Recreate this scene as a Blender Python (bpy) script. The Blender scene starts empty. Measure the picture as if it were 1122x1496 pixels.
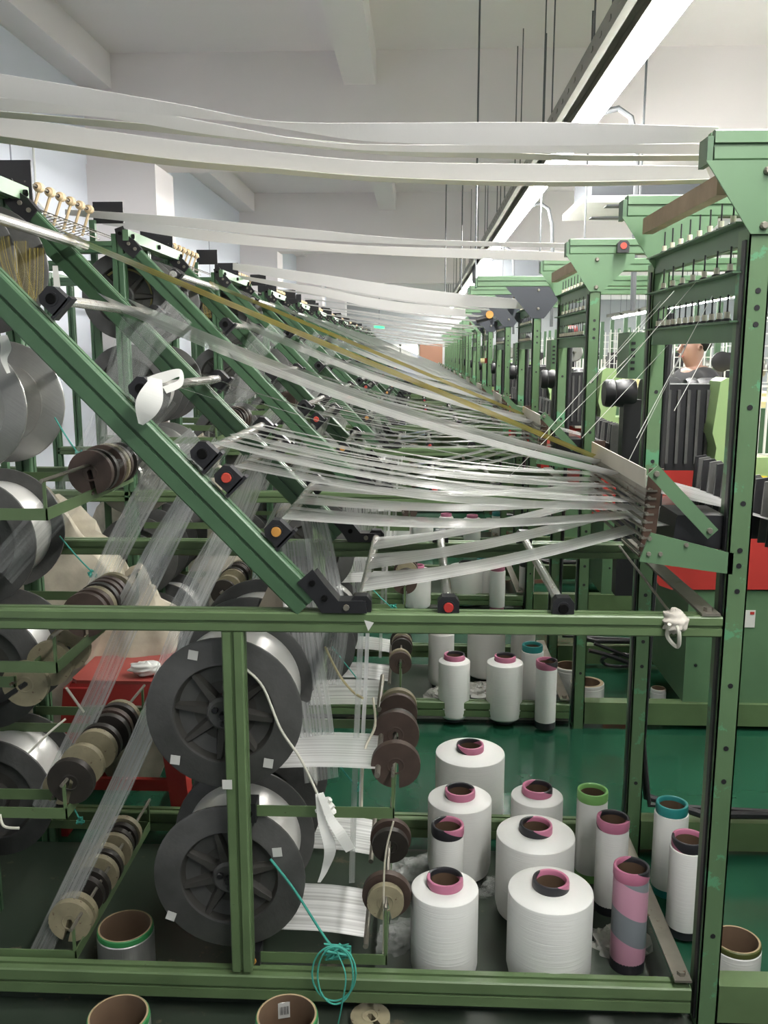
import bpy, math, random
from mathutils import Vector, Matrix
random.seed(7)
sc = bpy.context.scene
# ------------------------------------------------------------------ camera
F, CX, CY, VX, HY, CH = 1320., 561., 748., 612., 515., 1.4
pitch = math.atan((CY-HY)/F); yaw = math.atan((VX-CX)/math.hypot(F, CY-HY))
cam_d = bpy.data.cameras.new('camera'); cam = bpy.data.objects.new('camera', cam_d)
sc.collection.objects.link(cam); sc.camera = cam
cam.location = (0, 0, CH); cam.rotation_euler = (math.pi/2-pitch, 0, yaw)
cam_d.sensor_fit = 'VERTICAL'; cam_d.sensor_height = 24; cam_d.lens = 24*F/1496
cam_d.clip_start = 0.05; cam_d.clip_end = 200
fw = Vector((-math.sin(yaw)*math.cos(pitch), math.cos(yaw)*math.cos(pitch), -math.sin(pitch)))
rt = Vector((math.cos(yaw), math.sin(yaw), 0)); up = rt.cross(fw)
def P(px, py, Y):                      # a pixel of the photograph at the real distance Y
    d = fw*F+rt*(px-CX)-up*(py-CY); return Vector((0, 0, CH))+d*(Y/d.y)
# ------------------------------------------------------------------ light
w = bpy.data.worlds.new('world'); sc.world = w; w.use_nodes = True
w.node_tree.nodes['Background'].inputs[0].default_value = (.93, .96, 1, 1)
w.node_tree.nodes['Background'].inputs[1].default_value = .34
sc.view_settings.view_transform = 'Standard'; sc.view_settings.look = 'None'
sc.view_settings.gamma = 1; sc.view_settings.use_curve_mapping = False
sc.view_settings.exposure = 0.22
LAMP = 150.0                            # strength of the fluorescent tubes
sc.cycles.transparent_max_bounces = 24; sc.cycles.max_bounces = 8
sc.cycles.use_denoising = True; sc.cycles.sample_clamp_indirect = 6
sc.cycles.caustics_reflective = False; sc.cycles.caustics_refractive = False
# ------------------------------------------------------------------ materials
MATS = {}
def mat(name, col, rough=.5, metal=0., var=.0, vscale=6., wear=None, wear_amt=.0, bump=0., bscale=60., bstretch=None,
        alpha=None, emit=None, spec=.5, coat=0.):
    m = bpy.data.materials.new(name); m.use_nodes = True; nt = m.node_tree; N = nt.nodes; L = nt.links
    b = N['Principled BSDF']; b.inputs['Roughness'].default_value = rough; b.inputs['Metallic'].default_value = metal
    b.inputs['Base Color'].default_value = (*col, 1); b.inputs['Specular IOR Level'].default_value = spec
    b.inputs['Coat Weight'].default_value = coat; 
    tc = N.new('ShaderNodeTexCoord'); src = None
    if var or wear:
        n = N.new('ShaderNodeTexNoise'); n.inputs['Scale'].default_value = vscale; n.inputs['Detail'].default_value = 6
        L.new(tc.outputs['Object'], n.inputs['Vector'])
        r = N.new('ShaderNodeValToRGB'); r.color_ramp.elements[0].position = .3; r.color_ramp.elements[1].position = .7
        r.color_ramp.elements[0].color = (*[c*(1-var) for c in col], 1); r.color_ramp.elements[1].color = (*[min(1, c*(1+var)) for c in col], 1)
        L.new(n.outputs['Fac'], r.inputs['Fac']); src = r.outputs['Color']
    if wear:
        n2 = N.new('ShaderNodeTexNoise'); n2.inputs['Scale'].default_value = vscale*3.1; n2.inputs['Detail'].default_value = 9; n2.inputs['Roughness'].default_value = .7
        L.new(tc.outputs['Object'], n2.inputs['Vector'])
        r2 = N.new('ShaderNodeValToRGB'); r2.color_ramp.elements[0].position = 1-wear_amt-.03; r2.color_ramp.elements[1].position = 1-wear_amt
        L.new(n2.outputs['Fac'], r2.inputs['Fac'])
        mx = N.new('ShaderNodeMix'); mx.data_type = 'RGBA'
        L.new(r2.outputs['Color'], mx.inputs[0]); L.new(src, mx.inputs[6]); mx.inputs[7].default_value = (*wear, 1); src = mx.outputs[2]
    if src: L.new(src, b.inputs['Base Color'])
    if bump:
        mp = N.new('ShaderNodeMapping'); mp.inputs['Scale'].default_value = bstretch or (1, 1, 1)
        nb = N.new('ShaderNodeTexNoise'); nb.inputs['Scale'].default_value = bscale; nb.inputs['Detail'].default_value = 4
        bp = N.new('ShaderNodeBump'); bp.inputs['Strength'].default_value = bump; bp.inputs['Distance'].default_value = .002
        L.new(tc.outputs['Object'], mp.inputs[0]); L.new(mp.outputs[0], nb.inputs['Vector']); L.new(nb.outputs['Fac'], bp.inputs['Height']); L.new(bp.outputs[0], b.inputs['Normal'])
    if emit:
        b.inputs['Emission Color'].default_value = (*col, 1); b.inputs['Emission Strength'].default_value = emit
    if alpha is not None: b.inputs['Alpha'].default_value = alpha
    MATS[name] = m; return m
def yarn_mat(name, col, lo, hi, rough=.32, n=55., metal=.35):        # fine parallel threads: streaks across the ribbon
    m = bpy.data.materials.new(name); m.use_nodes = True; nt = m.node_tree; N = nt.nodes; L = nt.links
    b = N['Principled BSDF']; b.inputs['Roughness'].default_value = rough; b.inputs['Metallic'].default_value = metal
    b.inputs['Base Color'].default_value = (*col, 1); b.inputs['Specular IOR Level'].default_value = 1.0; b.inputs['Coat Weight'].default_value = 1.0; b.inputs['Coat Roughness'].default_value = .16; b.inputs['Coat IOR'].default_value = 1.8
    uv = N.new('ShaderNodeTexCoord'); mp = N.new('ShaderNodeMapping'); mp.inputs['Scale'].default_value = (n, .5, 1)
    nz = N.new('ShaderNodeTexNoise'); nz.inputs['Scale'].default_value = 1; nz.inputs['Detail'].default_value = 1
    oi = N.new('ShaderNodeObjectInfo'); ad = N.new('ShaderNodeVectorMath'); ad.operation = 'ADD'
    L.new(uv.outputs['UV'], mp.inputs[0]); L.new(mp.outputs[0], ad.inputs[0]); L.new(oi.outputs['Random'], ad.inputs[1])
    L.new(ad.outputs[0], nz.inputs['Vector'])
    mr = N.new('ShaderNodeMapRange'); mr.inputs[1].default_value = .34; mr.inputs[2].default_value = .68
    mr.inputs[3].default_value = lo; mr.inputs[4].default_value = hi
    L.new(nz.outputs['Fac'], mr.inputs[0]); L.new(mr.outputs[0], b.inputs['Alpha'])
    bp = N.new('ShaderNodeBump'); bp.inputs['Strength'].default_value = .06; bp.inputs['Distance'].default_value = .001
    L.new(nz.outputs['Fac'], bp.inputs['Height']); L.new(bp.outputs[0], b.inputs['Normal'])
    MATS[name] = m; return m
G = mat('green paint', (.096, .15, .066), .42, var=.14, wear=(.06, .07, .035), wear_amt=.30, vscale=9)
GD = mat('dark green paint', (.052, .112, .056), .4, var=.1, wear=(.03, .04, .02), wear_amt=.28, vscale=8)
GL = mat('light green paint', (.092, .17, .09), .42, var=.08, wear=(.08, .09, .05), wear_amt=.26, vscale=8)
GP = mat('green paint with mint patches', (.088, .155, .075), .42, var=.12, wear=(.09, .25, .13), wear_amt=.41, vscale=3.2)
GARM = mat('pale green enamel', (.24, .35, .15), .4, var=.06, vscale=5)
CREAM = mat('cream enamel', (.62, .55, .28), .45, var=.08)
BLK = mat('black plastic', (.012, .012, .014), .42, var=.2)
DGREY = mat('dark grey cast', (.075, .075, .072), .5, .2, var=.22, vscale=14, bump=.3, bscale=120)
DISH = mat('dark cast dish', (.05, .048, .043), .55, .2, var=.3, vscale=12, bump=.3, bscale=90)
ALU = mat('aluminium flange', (.36, .36, .34), .32, .7, var=.2, vscale=7, bump=.25, bscale=12, bstretch=(20, .5, .5))
CHROME = mat('worn chrome', (.78, .76, .72), .27, .75, var=.1, vscale=25, wear=(.35, .22, .13), wear_amt=.36)
STEEL = mat('dull steel', (.22, .205, .17), .45, .6, var=.2, vscale=10, wear=(.12, .07, .04), wear_amt=.35)
RUST = mat('rusty brown steel', (.085, .05, .035), .6, .3, var=.35, vscale=14)
SHIELD = mat('pale steel strip', (.42, .39, .33), .45, .4, var=.1)
WOOD = mat('brown board', (.25, .18, .115), .6, var=.2, vscale=12)
DBRN = mat('brown weight', (.065, .043, .034), .55, .15, var=.3, vscale=18)
DBLK = mat('dark weight', (.028, .024, .02), .5, .2, var=.3, vscale=18)
DBEI = mat('beige weight', (.25, .22, .14), .6, .0, var=.2, vscale=22, wear=(.12, .08, .05), wear_amt=.36)
SILVER = mat('silvery wound nylon', (.78, .77, .74), .33, .4, bump=.35, bscale=9, bstretch=(.3, 34, .3))
SILVERG = mat('gold tinted wound nylon', (.5, .43, .2), .3, .6, bump=.5, bscale=9, bstretch=(.3, 34, .3))
SILV2 = mat('darker silver winding', (.6, .6, .58), .3, .8, bump=.4, bscale=9, bstretch=(30, 30, .3))
WHITE = mat('white yarn', (.73, .73, .70), .62, bump=.35, bscale=30, bstretch=(.25, .25, 12), var=.02)
WHITE2 = mat('white fabric', (.74, .74, .7), .75, var=.04)
BAND = mat('white woven elastic', (.76, .75, .745), .55, var=.03)
_n = BAND.node_tree; _t = _n.nodes.new('ShaderNodeBsdfTranslucent'); _t.inputs[0].default_value = (.86, .85, .84, 1); _m = _n.nodes.new('ShaderNodeMixShader'); _m.inputs[0].default_value = .4
_n.links.new(_n.nodes['Principled BSDF'].outputs[0], _m.inputs[1]); _n.links.new(_t.outputs[0], _m.inputs[2]); _n.links.new(_m.outputs[0], _n.nodes['Material Output'].inputs[0])
BANDG = mat('grey green elastic edge', (.5, .5, .44), .6, var=.05)
PINK = mat('pink collar', (.50, .17, .27), .45, var=.05)
CBLK = mat('black collar', (.018, .018, .022), .4)
TEAL = mat('teal collar', (.02, .21, .2), .4)
LIME = mat('lime collar', (.19, .42, .12), .4)
CARD = mat('brown cardboard', (.115, .072, .042), .75, var=.12, vscale=12)
CARDL = mat('light cardboard rim', (.32, .24, .14), .75, var=.1)
RIMG = mat('green rim', (.03, .2, .06), .5)
RED = mat('red plastic', (.36, .03, .025), .38, var=.08, vscale=4)
REDP = mat('red plug', (.45, .05, .03), .5)
ORG = mat('orange plug', (.42, .2, .04), .5, var=.2)
STOOL = mat('dusty red plastic', (.31, .06, .05), .42, var=.12, vscale=7)
CERAM = mat('ceramic white', (.62, .58, .46), .35)
BOBW = mat('pale wooden bobbin', (.55, .42, .25), .55, var=.15, vscale=30)
ROPET = mat('teal rope', (.05, .33, .26), .7)
ROPEW = mat('white cord', (.55, .54, .46), .7)
PAPER = mat('paper label', (.55, .55, .52), .7)
YEL = mat('yellow label', (.75, .6, .04), .5)
BLUE = mat('blue plastic', (.01, .16, .75), .35)
SKIN = mat('skin', (.33, .19, .14), .5)
SHIRT = mat('black cotton', (.014, .014, .016), .8)
JEAN = mat('dark trousers', (.03, .035, .05), .8)
HAIR = mat('black hair', (.008, .007, .006), .5)
PLASTIC = mat('clear wrap', (.75, .77, .74), .2, alpha=.2, bump=.4, bscale=60)
PLAST2 = mat('milky wrap', (.6, .6, .55), .3, alpha=.55, bump=.4, bscale=40)
TUBE = mat('fluorescent tube', (1, .985, .95), .4, emit=LAMP)
DAY = mat('daylit glass', (1, .95, .88), .4, emit=2.2)
EXIT = mat('lit green sign', (.05, .9, .25), .4, emit=1.3)
TRAY = mat('grey galvanised channel', (.2, .2, .17), .4, .5, var=.12)
GREYP = mat('grey hose', (.07, .075, .08), .55)
ACG = mat('grey unit', (.13, .14, .155), .6)
Y1 = yarn_mat('white warp threads', (.93, .93, .91), .55, .86, n=30., metal=.12, rough=.3)
Y2 = yarn_mat('sparse warp threads', (.66, .67, .64), .32, .5, n=22., metal=.1)
Y5 = yarn_mat('very sparse warp threads', (.7, .72, .69), .1, .24, n=22., metal=.1)
Y3 = yarn_mat('gold warp threads', (.75, .55, .03), .65, 1.0, n=20.)
Y4 = yarn_mat('dense warp threads', (.88, .88, .86), .66, .95, rough=.3, n=32., metal=.12)
Y6 = yarn_mat('sparse gold threads', (.55, .42, .08), .05, .6, n=22.)
def twotone(name, c0, c1, frac, k=9.):          # dyed collar whose two colours meet along a slanting edge
    m = bpy.data.materials.new(name); m.use_nodes = True; nt = m.node_tree; N = nt.nodes; L = nt.links; b = N['Principled BSDF']; b.inputs['Roughness'].default_value = .42
    tc = N.new('ShaderNodeTexCoord'); g = N.new('ShaderNodeTexGradient'); g.gradient_type = 'RADIAL'; sp = N.new('ShaderNodeSeparateXYZ')
    ma = N.new('ShaderNodeMath'); ma.operation = 'MULTIPLY_ADD'; ma.inputs[1].default_value = k; fr = N.new('ShaderNodeMath'); fr.operation = 'FRACT'
    cr = N.new('ShaderNodeValToRGB'); cr.color_ramp.interpolation = 'CONSTANT'; cr.color_ramp.elements[0].color = (*c0, 1); cr.color_ramp.elements[1].color = (*c1, 1); cr.color_ramp.elements[1].position = frac
    L.new(tc.outputs['Object'], g.inputs[0]); L.new(tc.outputs['Object'], sp.inputs[0]); L.new(sp.outputs['Z'], ma.inputs[0]); L.new(g.outputs['Fac'], ma.inputs[2]); L.new(ma.outputs[0], fr.inputs[0]); L.new(fr.outputs[0], cr.inputs[0]); L.new(cr.outputs[0], b.inputs['Base Color'])
    return m
PKB = twotone('pink and black collar', (.50, .17, .27), (.018, .018, .022), .55)
HOLE = mat('dark hole', (.004, .004, .004), .9, spec=.1)
# wall, ceiling, floor
PLASTER = mat('white plaster', (.89, .84, .84), .85, var=.03, vscale=.8, bump=.15, bscale=14)
WALLB = mat('bluish white panel', (.70, .73, .80), .75, var=.02, vscale=1.0)
FARW = mat('grey far wall', (.38, .39, .40), .8, var=.05, vscale=.6)
FLOOR = mat('green floor paint', (.014, .072, .040), .16, var=.25, vscale=1.6, wear=(.03, .095, .06), wear_amt=.27, bump=.08, bscale=5, spec=.5)
DIRT = mat('dirty floor paint', (.03, .042, .03), .28, var=.35, vscale=3.0, wear=(.09, .08, .055), wear_amt=.36)
# ------------------------------------------------------------------ mesh building
class MB:
    def __init__(s): s.v = []; s.f = []; s.m = []; s.uv = None
    def add(s, v, f, m=0):
        o = len(s.v); s.v += [tuple(p) for p in v]; s.f += [tuple(i+o for i in q) for q in f]; s.m += [m]*len(f); return s
    def box(s, a, b, m=0, M=None):
        x0, y0, z0 = a; x1, y1, z1 = b
        v = [Vector(p) for p in ((x0,y0,z0),(x1,y0,z0),(x1,y1,z0),(x0,y1,z0),(x0,y0,z1),(x1,y0,z1),(x1,y1,z1),(x0,y1,z1))]
        if M: v = [M @ p for p in v]
        return s.add(v, [(3,2,1,0),(4,5,6,7),(0,1,5,4),(1,2,6,5),(2,3,7,6),(3,0,4,7)], m)
    def prism(s, poly, n, o, ax, ay, m=0):       # poly in (ax, ay) at o, extruded by vector n
        o = Vector(o); ax = Vector(ax); ay = Vector(ay); n = Vector(n); k = len(poly)
        a = [o+ax*p[0]+ay*p[1] for p in poly]; b = [p+n for p in a]
        return s.add(a+b, [tuple(range(k))[::-1], tuple(range(k, 2*k))]+[(i, (i+1) % k, k+(i+1) % k, k+i) for i in range(k)], m)
    def tube(s, pts, r, n=10, m=0, cap=True, closed=False):
        pts = [Vector(p) for p in pts]; K = len(pts); rs = r if isinstance(r, (list, tuple)) else [r]*K; V = []
        d0 = (pts[1]-pts[0]).normalized(); u = d0.orthogonal().normalized()
        for i, p in enumerate(pts):
            d = (pts[min(i+1, K-1)]-pts[max(i-1, 0)]).normalized(); u = (u-d*u.dot(d)).normalized(); w_ = d.cross(u)
            V += [p+(u*math.cos(t)+w_*math.sin(t))*rs[i] for t in (2*math.pi*j/n for j in range(n))]
        Fc = [(i*n+j, i*n+(j+1) % n, (i+1)*n+(j+1) % n, (i+1)*n+j) for i in range(K-1) for j in range(n)]
        if cap: Fc += [tuple(range(n))[::-1], tuple(range((K-1)*n, K*n))]
        return s.add(V, Fc, m)
    def lathe(s, prof, o=(0,0,0), axis='y', n=32, m=0, fm=None):      # prof: (radius, along)
        o = Vector(o); V = []; K = len(prof)
        for r, h in prof:
            for j in range(n):
                t = 2*math.pi*j/n; c, q = math.cos(t)*r, math.sin(t)*r
                V.append(o+(Vector((c, h, q)) if axis == 'y' else Vector((c, q, h)) if axis == 'z' else Vector((h, c, q))))
        for i in range(K-1):
            for j in range(n):
                fc = (i*n+j, i*n+(j+1) % n, (i+1)*n+(j+1) % n, (i+1)*n+j)
                if axis == 'y': fc = fc[::-1]
                s.f.append(tuple(a+len(s.v) for a in fc)); s.m.append(fm(i, 2*math.pi*(j+.5)/n) if fm else m)
        s.v += [tuple(p) for p in V]; return s
    def build(s, name, mats, parent=None, smooth=30, loc=None):
        me = bpy.data.meshes.new(name); me.from_pydata(s.v, [], s.f); me.validate(); 
        for a in (mats if isinstance(mats, (list, tuple)) else [mats]): me.materials.append(a)
        if len(me.polygons) == len(s.m): me.polygons.foreach_set('material_index', s.m)
        if smooth:
            me.polygons.foreach_set('use_smooth', [True]*len(me.polygons)); me.set_sharp_from_angle(angle=math.radians(smooth))
        if s.uv:
            l = me.uv_layers.new(name='UVMap')
            for lp in me.loops: l.data[lp.index].uv = s.uv[lp.vertex_index]
        me.update(); o = bpy.data.objects.new(name, me); sc.collection.objects.link(o)
        if parent: o.parent = parent
        if loc: o.location = loc
        return o
def tag(o, label, cat, group=None, kind=None):
    o['label'] = label; o['category'] = cat
    if group: o['group'] = group
    if kind: o['kind'] = kind
    return o
def thing(name, label, cat, loc=(0,0,0), group=None):
    o = bpy.data.objects.new(name, None); sc.collection.objects.link(o); o.location = loc; o.empty_display_size = .05
    return tag(o, label, cat, group)
def struct(name, mb, m, parent=None, smooth=None):
    o = mb.build(name, m, parent, smooth)
    if not parent: o['kind'] = 'structure'
    return o
KIDS = {}
def copy_tree(o, parent=None):
    c = o.copy(); sc.collection.objects.link(c)
    if parent: c.parent = parent
    for ch in o.children: copy_tree(ch, c)
    return c
def relabel(c, label, loc=None, group=None):
    c['label'] = label
    if group: c['group'] = group
    if loc is not None: c.location = loc
    return c
ORD = ['nearest', 'second', 'third', 'fourth', 'fifth', 'sixth', 'seventh', 'eighth', 'ninth', 'tenth', 'eleventh', 'twelfth', 'thirteenth', 'fourteenth']
NM, Y0, PITCH = 13, 1.70, 1.545        # thirteen creels, one behind the other
DEP = .67                              # depth of a creel
def creel_name(k): return ORD[k]+' creel' if k == 0 else ORD[k]+' creel'
# a grooved profile bar from a to b
def profile(a, b, w_=.041, h_=.041, upv=(0,0,1), mb=None):
    a = Vector(a); b = Vector(b); d = (b-a); dn = d.normalized(); s_ = dn.cross(Vector(upv)).normalized(); u = s_.cross(dn)
    c = .003; g = .0035; gd = .006; X = w_/2; Z = h_/2
    poly = [(-X+c,-Z),(-g,-Z),(-g,-Z+gd),(g,-Z+gd),(g,-Z),(X-c,-Z),(X,-Z+c),(X,-g),(X-gd,-g),(X-gd,g),(X,g),(X,Z-c),(X-c,Z),(g,Z),(g,Z-gd),(-g,Z-gd),(-g,Z),(-X+c,Z),(-X,Z-c),(-X,g),(-X+gd,g),(-X+gd,-g),(-X,-g),(-X,-Z+c)]
    return (mb or MB()).prism(poly, d, a, s_, u)
# ================================================================== THE HALL
XL, XR, YB, YF, ZC = -2.45, 11.0, -3.0, 25.0, 3.52
fl = struct('floor', MB().box((XL-.3, YB, -.1), (XR, YF, 0)), FLOOR)
struct('ceiling', MB().box((XL-.3, YB, ZC), (XR, YF, ZC+.15)), PLASTER)
struct('wall_left', MB().box((XL-.2, YB, 0), (XL, YF, ZC)), WALLB)
struct('wall_right', MB().box((XR, YB, 0), (XR+.2, YF, ZC)), WALLB)
fw_ = MB(); wx0, wx1, wz0, wz1 = -1.05, .02, .6, 1.62      # bright window opening at the far end
fw_.box((XL-.3, YF, 0), (wx0, YF+.2, ZC)).box((wx1, YF, 0), (XR, YF+.2, ZC)).box((wx0, YF, 0), (wx1, YF+.2, wz0)).box((wx0, YF, wz1), (wx1, YF+.2, ZC))
struct('wall_back', fw_, FARW)
wn = bpy.data.objects.new('window_1', None); sc.collection.objects.link(wn); wn['kind'] = 'structure'; wn.location = (0, YF, 0)
MB().box((wx0, .08, wz0), (wx1, .1, wz1)).build('pane', DAY, wn)
fr = MB()
for x in (wx0, (wx0+wx1)/2-.02, wx1-.05): fr.box((x, -.02, wz0), (x+.05, .1, wz1))
fr.box((wx0, -.02, wz0), (wx1, .1, wz0+.05)).box((wx0, -.02, wz1-.05), (wx1, .1, wz1)).build('window_frame', WHITE2, wn)
MB().box((wx1+.0, YF-.06, .0), (wx1+.62, YF, 1.62)).build('door_1', mat('brown door', (.27, .13, .08), .6), None)['kind'] = 'structure'
BEAMY = [1.0, 6.9, 12.7, 18.5, 24.3]
for y in BEAMY:
    struct('ceiling_beam', MB().box((XL, y, 2.76), (XR, y+.32, ZC)), PLASTER)
    c = MB(); c.box((-2.45, y-.02, 0), (-1.94, y+.48, 2.76+.0)); struct('column', c, PLASTER)
struct('ceiling_beam', MB().box((XL, YB, 3.28), (-2.24, YF, ZC)), PLASTER)
for i, x in enumerate((-.55, 3.6, 7.6)):
    for a, b in zip([YB]+[q+.32 for q in BEAMY[:-1]], BEAMY):
        struct('ceiling_beam', MB().box((x, a, 3.29), (x+.23, b, ZC)), PLASTER)
for y in (4.2, 5.6, 9.2, 10.8, 15.2):                       # seams between the wall panels
    struct('trim_1', MB().box((XL, y, 0), (XL+.004, y+.012, 2.9)), mat('panel seam', (.3, .32, .38), .7) if 'panel seam' not in MATS else MATS['panel seam'])
cnd = MB().tube([(XL+.02, 5.9, 2.9), (XL+.02, 5.9, 2.35), (XL+.02, 6.3, 2.22), (XL+.02, 6.86, 2.15), (XL+.02, 6.88, 1.0)], .008, 6)
tag(cnd.build('wall_cable', WHITE2), 'thin white cable running down the left wall beside the first column', 'cable')
# dirty strips of floor paint under the machines
for k in range(NM):
    y = Y0+PITCH*k
    struct('floor_patch', MB().box((-2.2, y+.045, 0), (.58, y+.66, .012)), DIRT)
MB_f = MB().box((-2.2, -1, 0), (2.2, 1.745, .0012)); struct('floor_patch', MB_f, DIRT)
# ================================================================== FLUORESCENT LAMPS
def lamp(y, X, Z, label, first=None, group='tube lamps over the first row'):
    if first:
        c = relabel(copy_tree(first), label, (X, y, Z)); return c
    t = thing('tube_lamp', label, 'lamp', (X, y, Z), group)
    ch = MB(); ch.box((-.16, 0, .0), (-.155, 1.5, .075)).box((-.06, 0, .0), (-.055, 1.5, .075)).box((-.16, 0, .07), (-.055, 1.5, .075)).box((-.155, 0, 0), (-.13, 1.5, .004)).box((-.085, 0, 0), (-.06, 1.5, .004))
    for i in range(9): ch.box((-.163, .1+i*.16, .03), (-.159, .13+i*.16, .045))
    ch.build('channel', TRAY, t)
    MB().box((-.04, .0, .02), (.04, 1.49, .06)).build('housing', WHITE2, t)
    MB().tube([(0, .02, 0), (0, 1.46, 0)], (.030), 12).build('tube', TUBE, t)
    for yy in (.15, 1.3): MB().tube([(-.11, yy, .07), (-.11, yy, ZC-2.46)], .004, 5).build('hanger_rod', GREYP, t)
    return t
L0 = None
for i in range(17):
    lb = 'glowing tube lamp in a grey channel above the creels, '+(ORD+['fifteenth', 'sixteenth'])[min(i, 15)]+(' nearest the camera' if i else '')
    if i == 0: lb = 'glowing tube lamp in a grey channel above the creels, nearest of the row'
    if i == 16: lb = 'glowing tube lamp in a grey channel above the creels, farthest of the row'
    q = lamp(-.8+1.5*i, .79, 2.46, lb, L0)
    if L0 is None: L0 = q
for r_, (X, Z) in enumerate(((4.8, 2.25), (8.6, 2.25))):
    for i in range(13):
        c = lamp(.6+1.75*i, X, Z, 'glowing tube lamp over the %s row to the right, %s one' % (('next', 'last')[r_], ORD[i]), L0)
        c['group'] = 'tube lamps over the rows on the right'
        for ch in list(c.children):
            if ch.name.startswith('hanger'): ch.scale.z = 1.2
for i, y in enumerate((4.55, 7.3, 10.2, 13.0)):             # grey conduits dropping from the lamps
    cd = MB().tube([(.84, y, 2.51), (.93, y, 2.53), (.99, y, 2.49), (1.02, y, 2.38), (1.03, y, 2.2), (1.04, y, 1.6)], .014, 8)
    tag(cd.build('conduit', GREYP), 'grey flexible conduit curving down from the lamp row, %s' % ORD[i], 'conduit', 'conduits from the lamps')
# hanging rods
for i, (px, py, Y) in enumerate(((701, 5, 5.6), (652, 270, 8.5), (676, 262, 8.2), (697, 262, 7.8), (792, 262, 6.6), (946, 60, 4.9), (735, 380, 9.5), (857, 270, 6.2))):
    a = P(px, py, Y); a.z = ZC
    hr = MB().tube([(a.x, a.y, ZC), (a.x, a.y, 1.95)], .006, 5)
    tag(hr.build('ceiling_rod', GREYP), 'thin dark rod hanging from the ceiling, %s from the left' % ORD[[3, 0, 1, 2, 5, 7, 4, 6][i]], 'rod', 'rods hanging from the ceiling')
# cassette air conditioner
a = P(928, 300, 7.6)
t = thing('air_conditioner', 'grey ceiling air conditioner with white louvred panel, hanging at the right', 'air conditioner', (a.x, 7.6, a.z))
MB().box((-.42, -.4, 0), (.42, .4, .3)).build('casing', ACG, t)
pn = MB().box((-.5, -.48, -.05), (.5, .48, 0)); pn.build('panel', WHITE2, t)
for k in range(2): MB().box((-.3, -.38+.62*k, -.06), (.3, -.26+.62*k, -.05)).build('louver', GREYP, t)
for sx in (-.4, .4): MB().tube([(sx, 0, .3), (sx, 0, ZC-a.z)], .006, 5).build('hanger_rod', GREYP, t)
b = P(700, 430, 13); b2 = thing('air_conditioner', 'distant grey ceiling air conditioner above the dark gussets', 'air conditioner', (P(760, 425, 12).x, 12, P(760, 418, 12).z))
MB().box((-.6, -.4, 0), (.6, .4, .3)).build('casing', ACG, b2); MB().box((-.66, -.48, -.05), (.66, .48, 0)).build('panel', WHITE2, b2)
e = P(554, 478, 20); es = MB().box((-.11, 0, -.028), (.11, .05, .028)).build('exit_sign', EXIT, None, None, (e.x, 20, e.z))
tag(es, 'small lit green sign hanging far down the hall', 'sign')
tag(MB().tube([(e.x, 20.02, e.z+.05), (e.x, 20.02, ZC)], .008, 5).build('sign_rod', GREYP), 'thin rod that holds the small green sign', 'rod')
# ================================================================== CREEL FRAME (local: x real, y from the front plane, z real)
XI = -1.95                                  # left end of the creel
def rz(px, py, y): v = P(px, py, Y0+y); return Vector((v.x, y, v.z))
A_ = Vector((-1.0, 0, 1.776)); B_ = Vector((-.193, 0, .934)); DD = (B_-A_).normalized(); DN = Vector((DD.z, 0, -DD.x))   # DN points down-left
if DN.z > 0: DN = -DN
RODS = [(-.865, 1.671), (-.688, 1.499), (-.527, 1.332), (-.413, 1.209), (-.368, 1.163), (-.274, 1.058)]
RAILRODS = [-.111, .061, .284]
def clamp(parent, x, y, z, back, plug=None, ang=-46, s=1.):
    mb = MB(); R = Matrix.Translation((x, y, z)) @ Matrix.Rotation(math.radians(-ang), 4, 'Y')
    y0, y1 = (-.012, .016) if not back else (-.016, .012)
    h = .021*s
    poly = [(-h, -h*1.15), (h, -h*1.15), (h, h*.5), (h*.6, h), (-h*.6, h), (-h, h*.5)]
    mb.prism([(p[0], p[1]) for p in poly], R.to_3x3() @ Vector((0, y1-y0, 0)), R @ Vector((0, y0, 0)), R.to_3x3() @ Vector((1,0,0)), R.to_3x3() @ Vector((0,0,1)))
    mb.box((-h*1.3, y0, -h*1.35), (h*1.3, y1, -h*1.0), M=R)
    o = mb.build('rod_clamp', BLK, parent)
    yy = y+y0-.001
    if not back:
        MB().lathe([(0, -.004), (.009, -.004), (.0105, 0), (.0105, .004)], (x, yy, z), 'y', 14).build('end_plug', plug or HOLE, o)
        MB().lathe([(.0105, 0), (.0135, 0), (.0135, .003)], (x, yy-.001, z), 'y', 14).build('rim', BLK, o)
    return o
def hinge(parent, x, y, z, top):
    # black perforated hinge plate at the end of a sloping beam
    mb = MB()
    if not top: poly = [(-.075,.048), (-.045,.075), (-.022,.045), (.005,.012), (.058,.012), (.06,-.012), (-.028,-.012), (-.045,.014)]
    else: poly = [(-.03,.05), (.0,.06), (.012,.03), (.038,.012), (.062,-.018), (.032,-.05), (.004,-.028), (-.02,-.0)]
    mb.prism(poly, (0, .006, 0), (x, y-.026, z), (1,0,0), (0,0,1)); mb.prism([(p[0]*.9, p[1]*.9) for p in poly], (0, .04, 0), (x, y-.02, z), (1,0,0), (0,0,1))
    o = mb.build('hinge_bracket', BLK, parent)
    pts = [(-.046,.048), (-.022,.018), (.02,.0)] if not top else [(-.012,.035), (.018,.0), (.04,-.018)]
    for px_, pz_ in pts:
        MB().lathe([(0, -.004), (.006, -.004), (.0065, 0)], (x+px_, y-.027, z+pz_), 'y', 8).build('bolt', STEEL if pz_ < .01 else HOLE, o)
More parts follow.
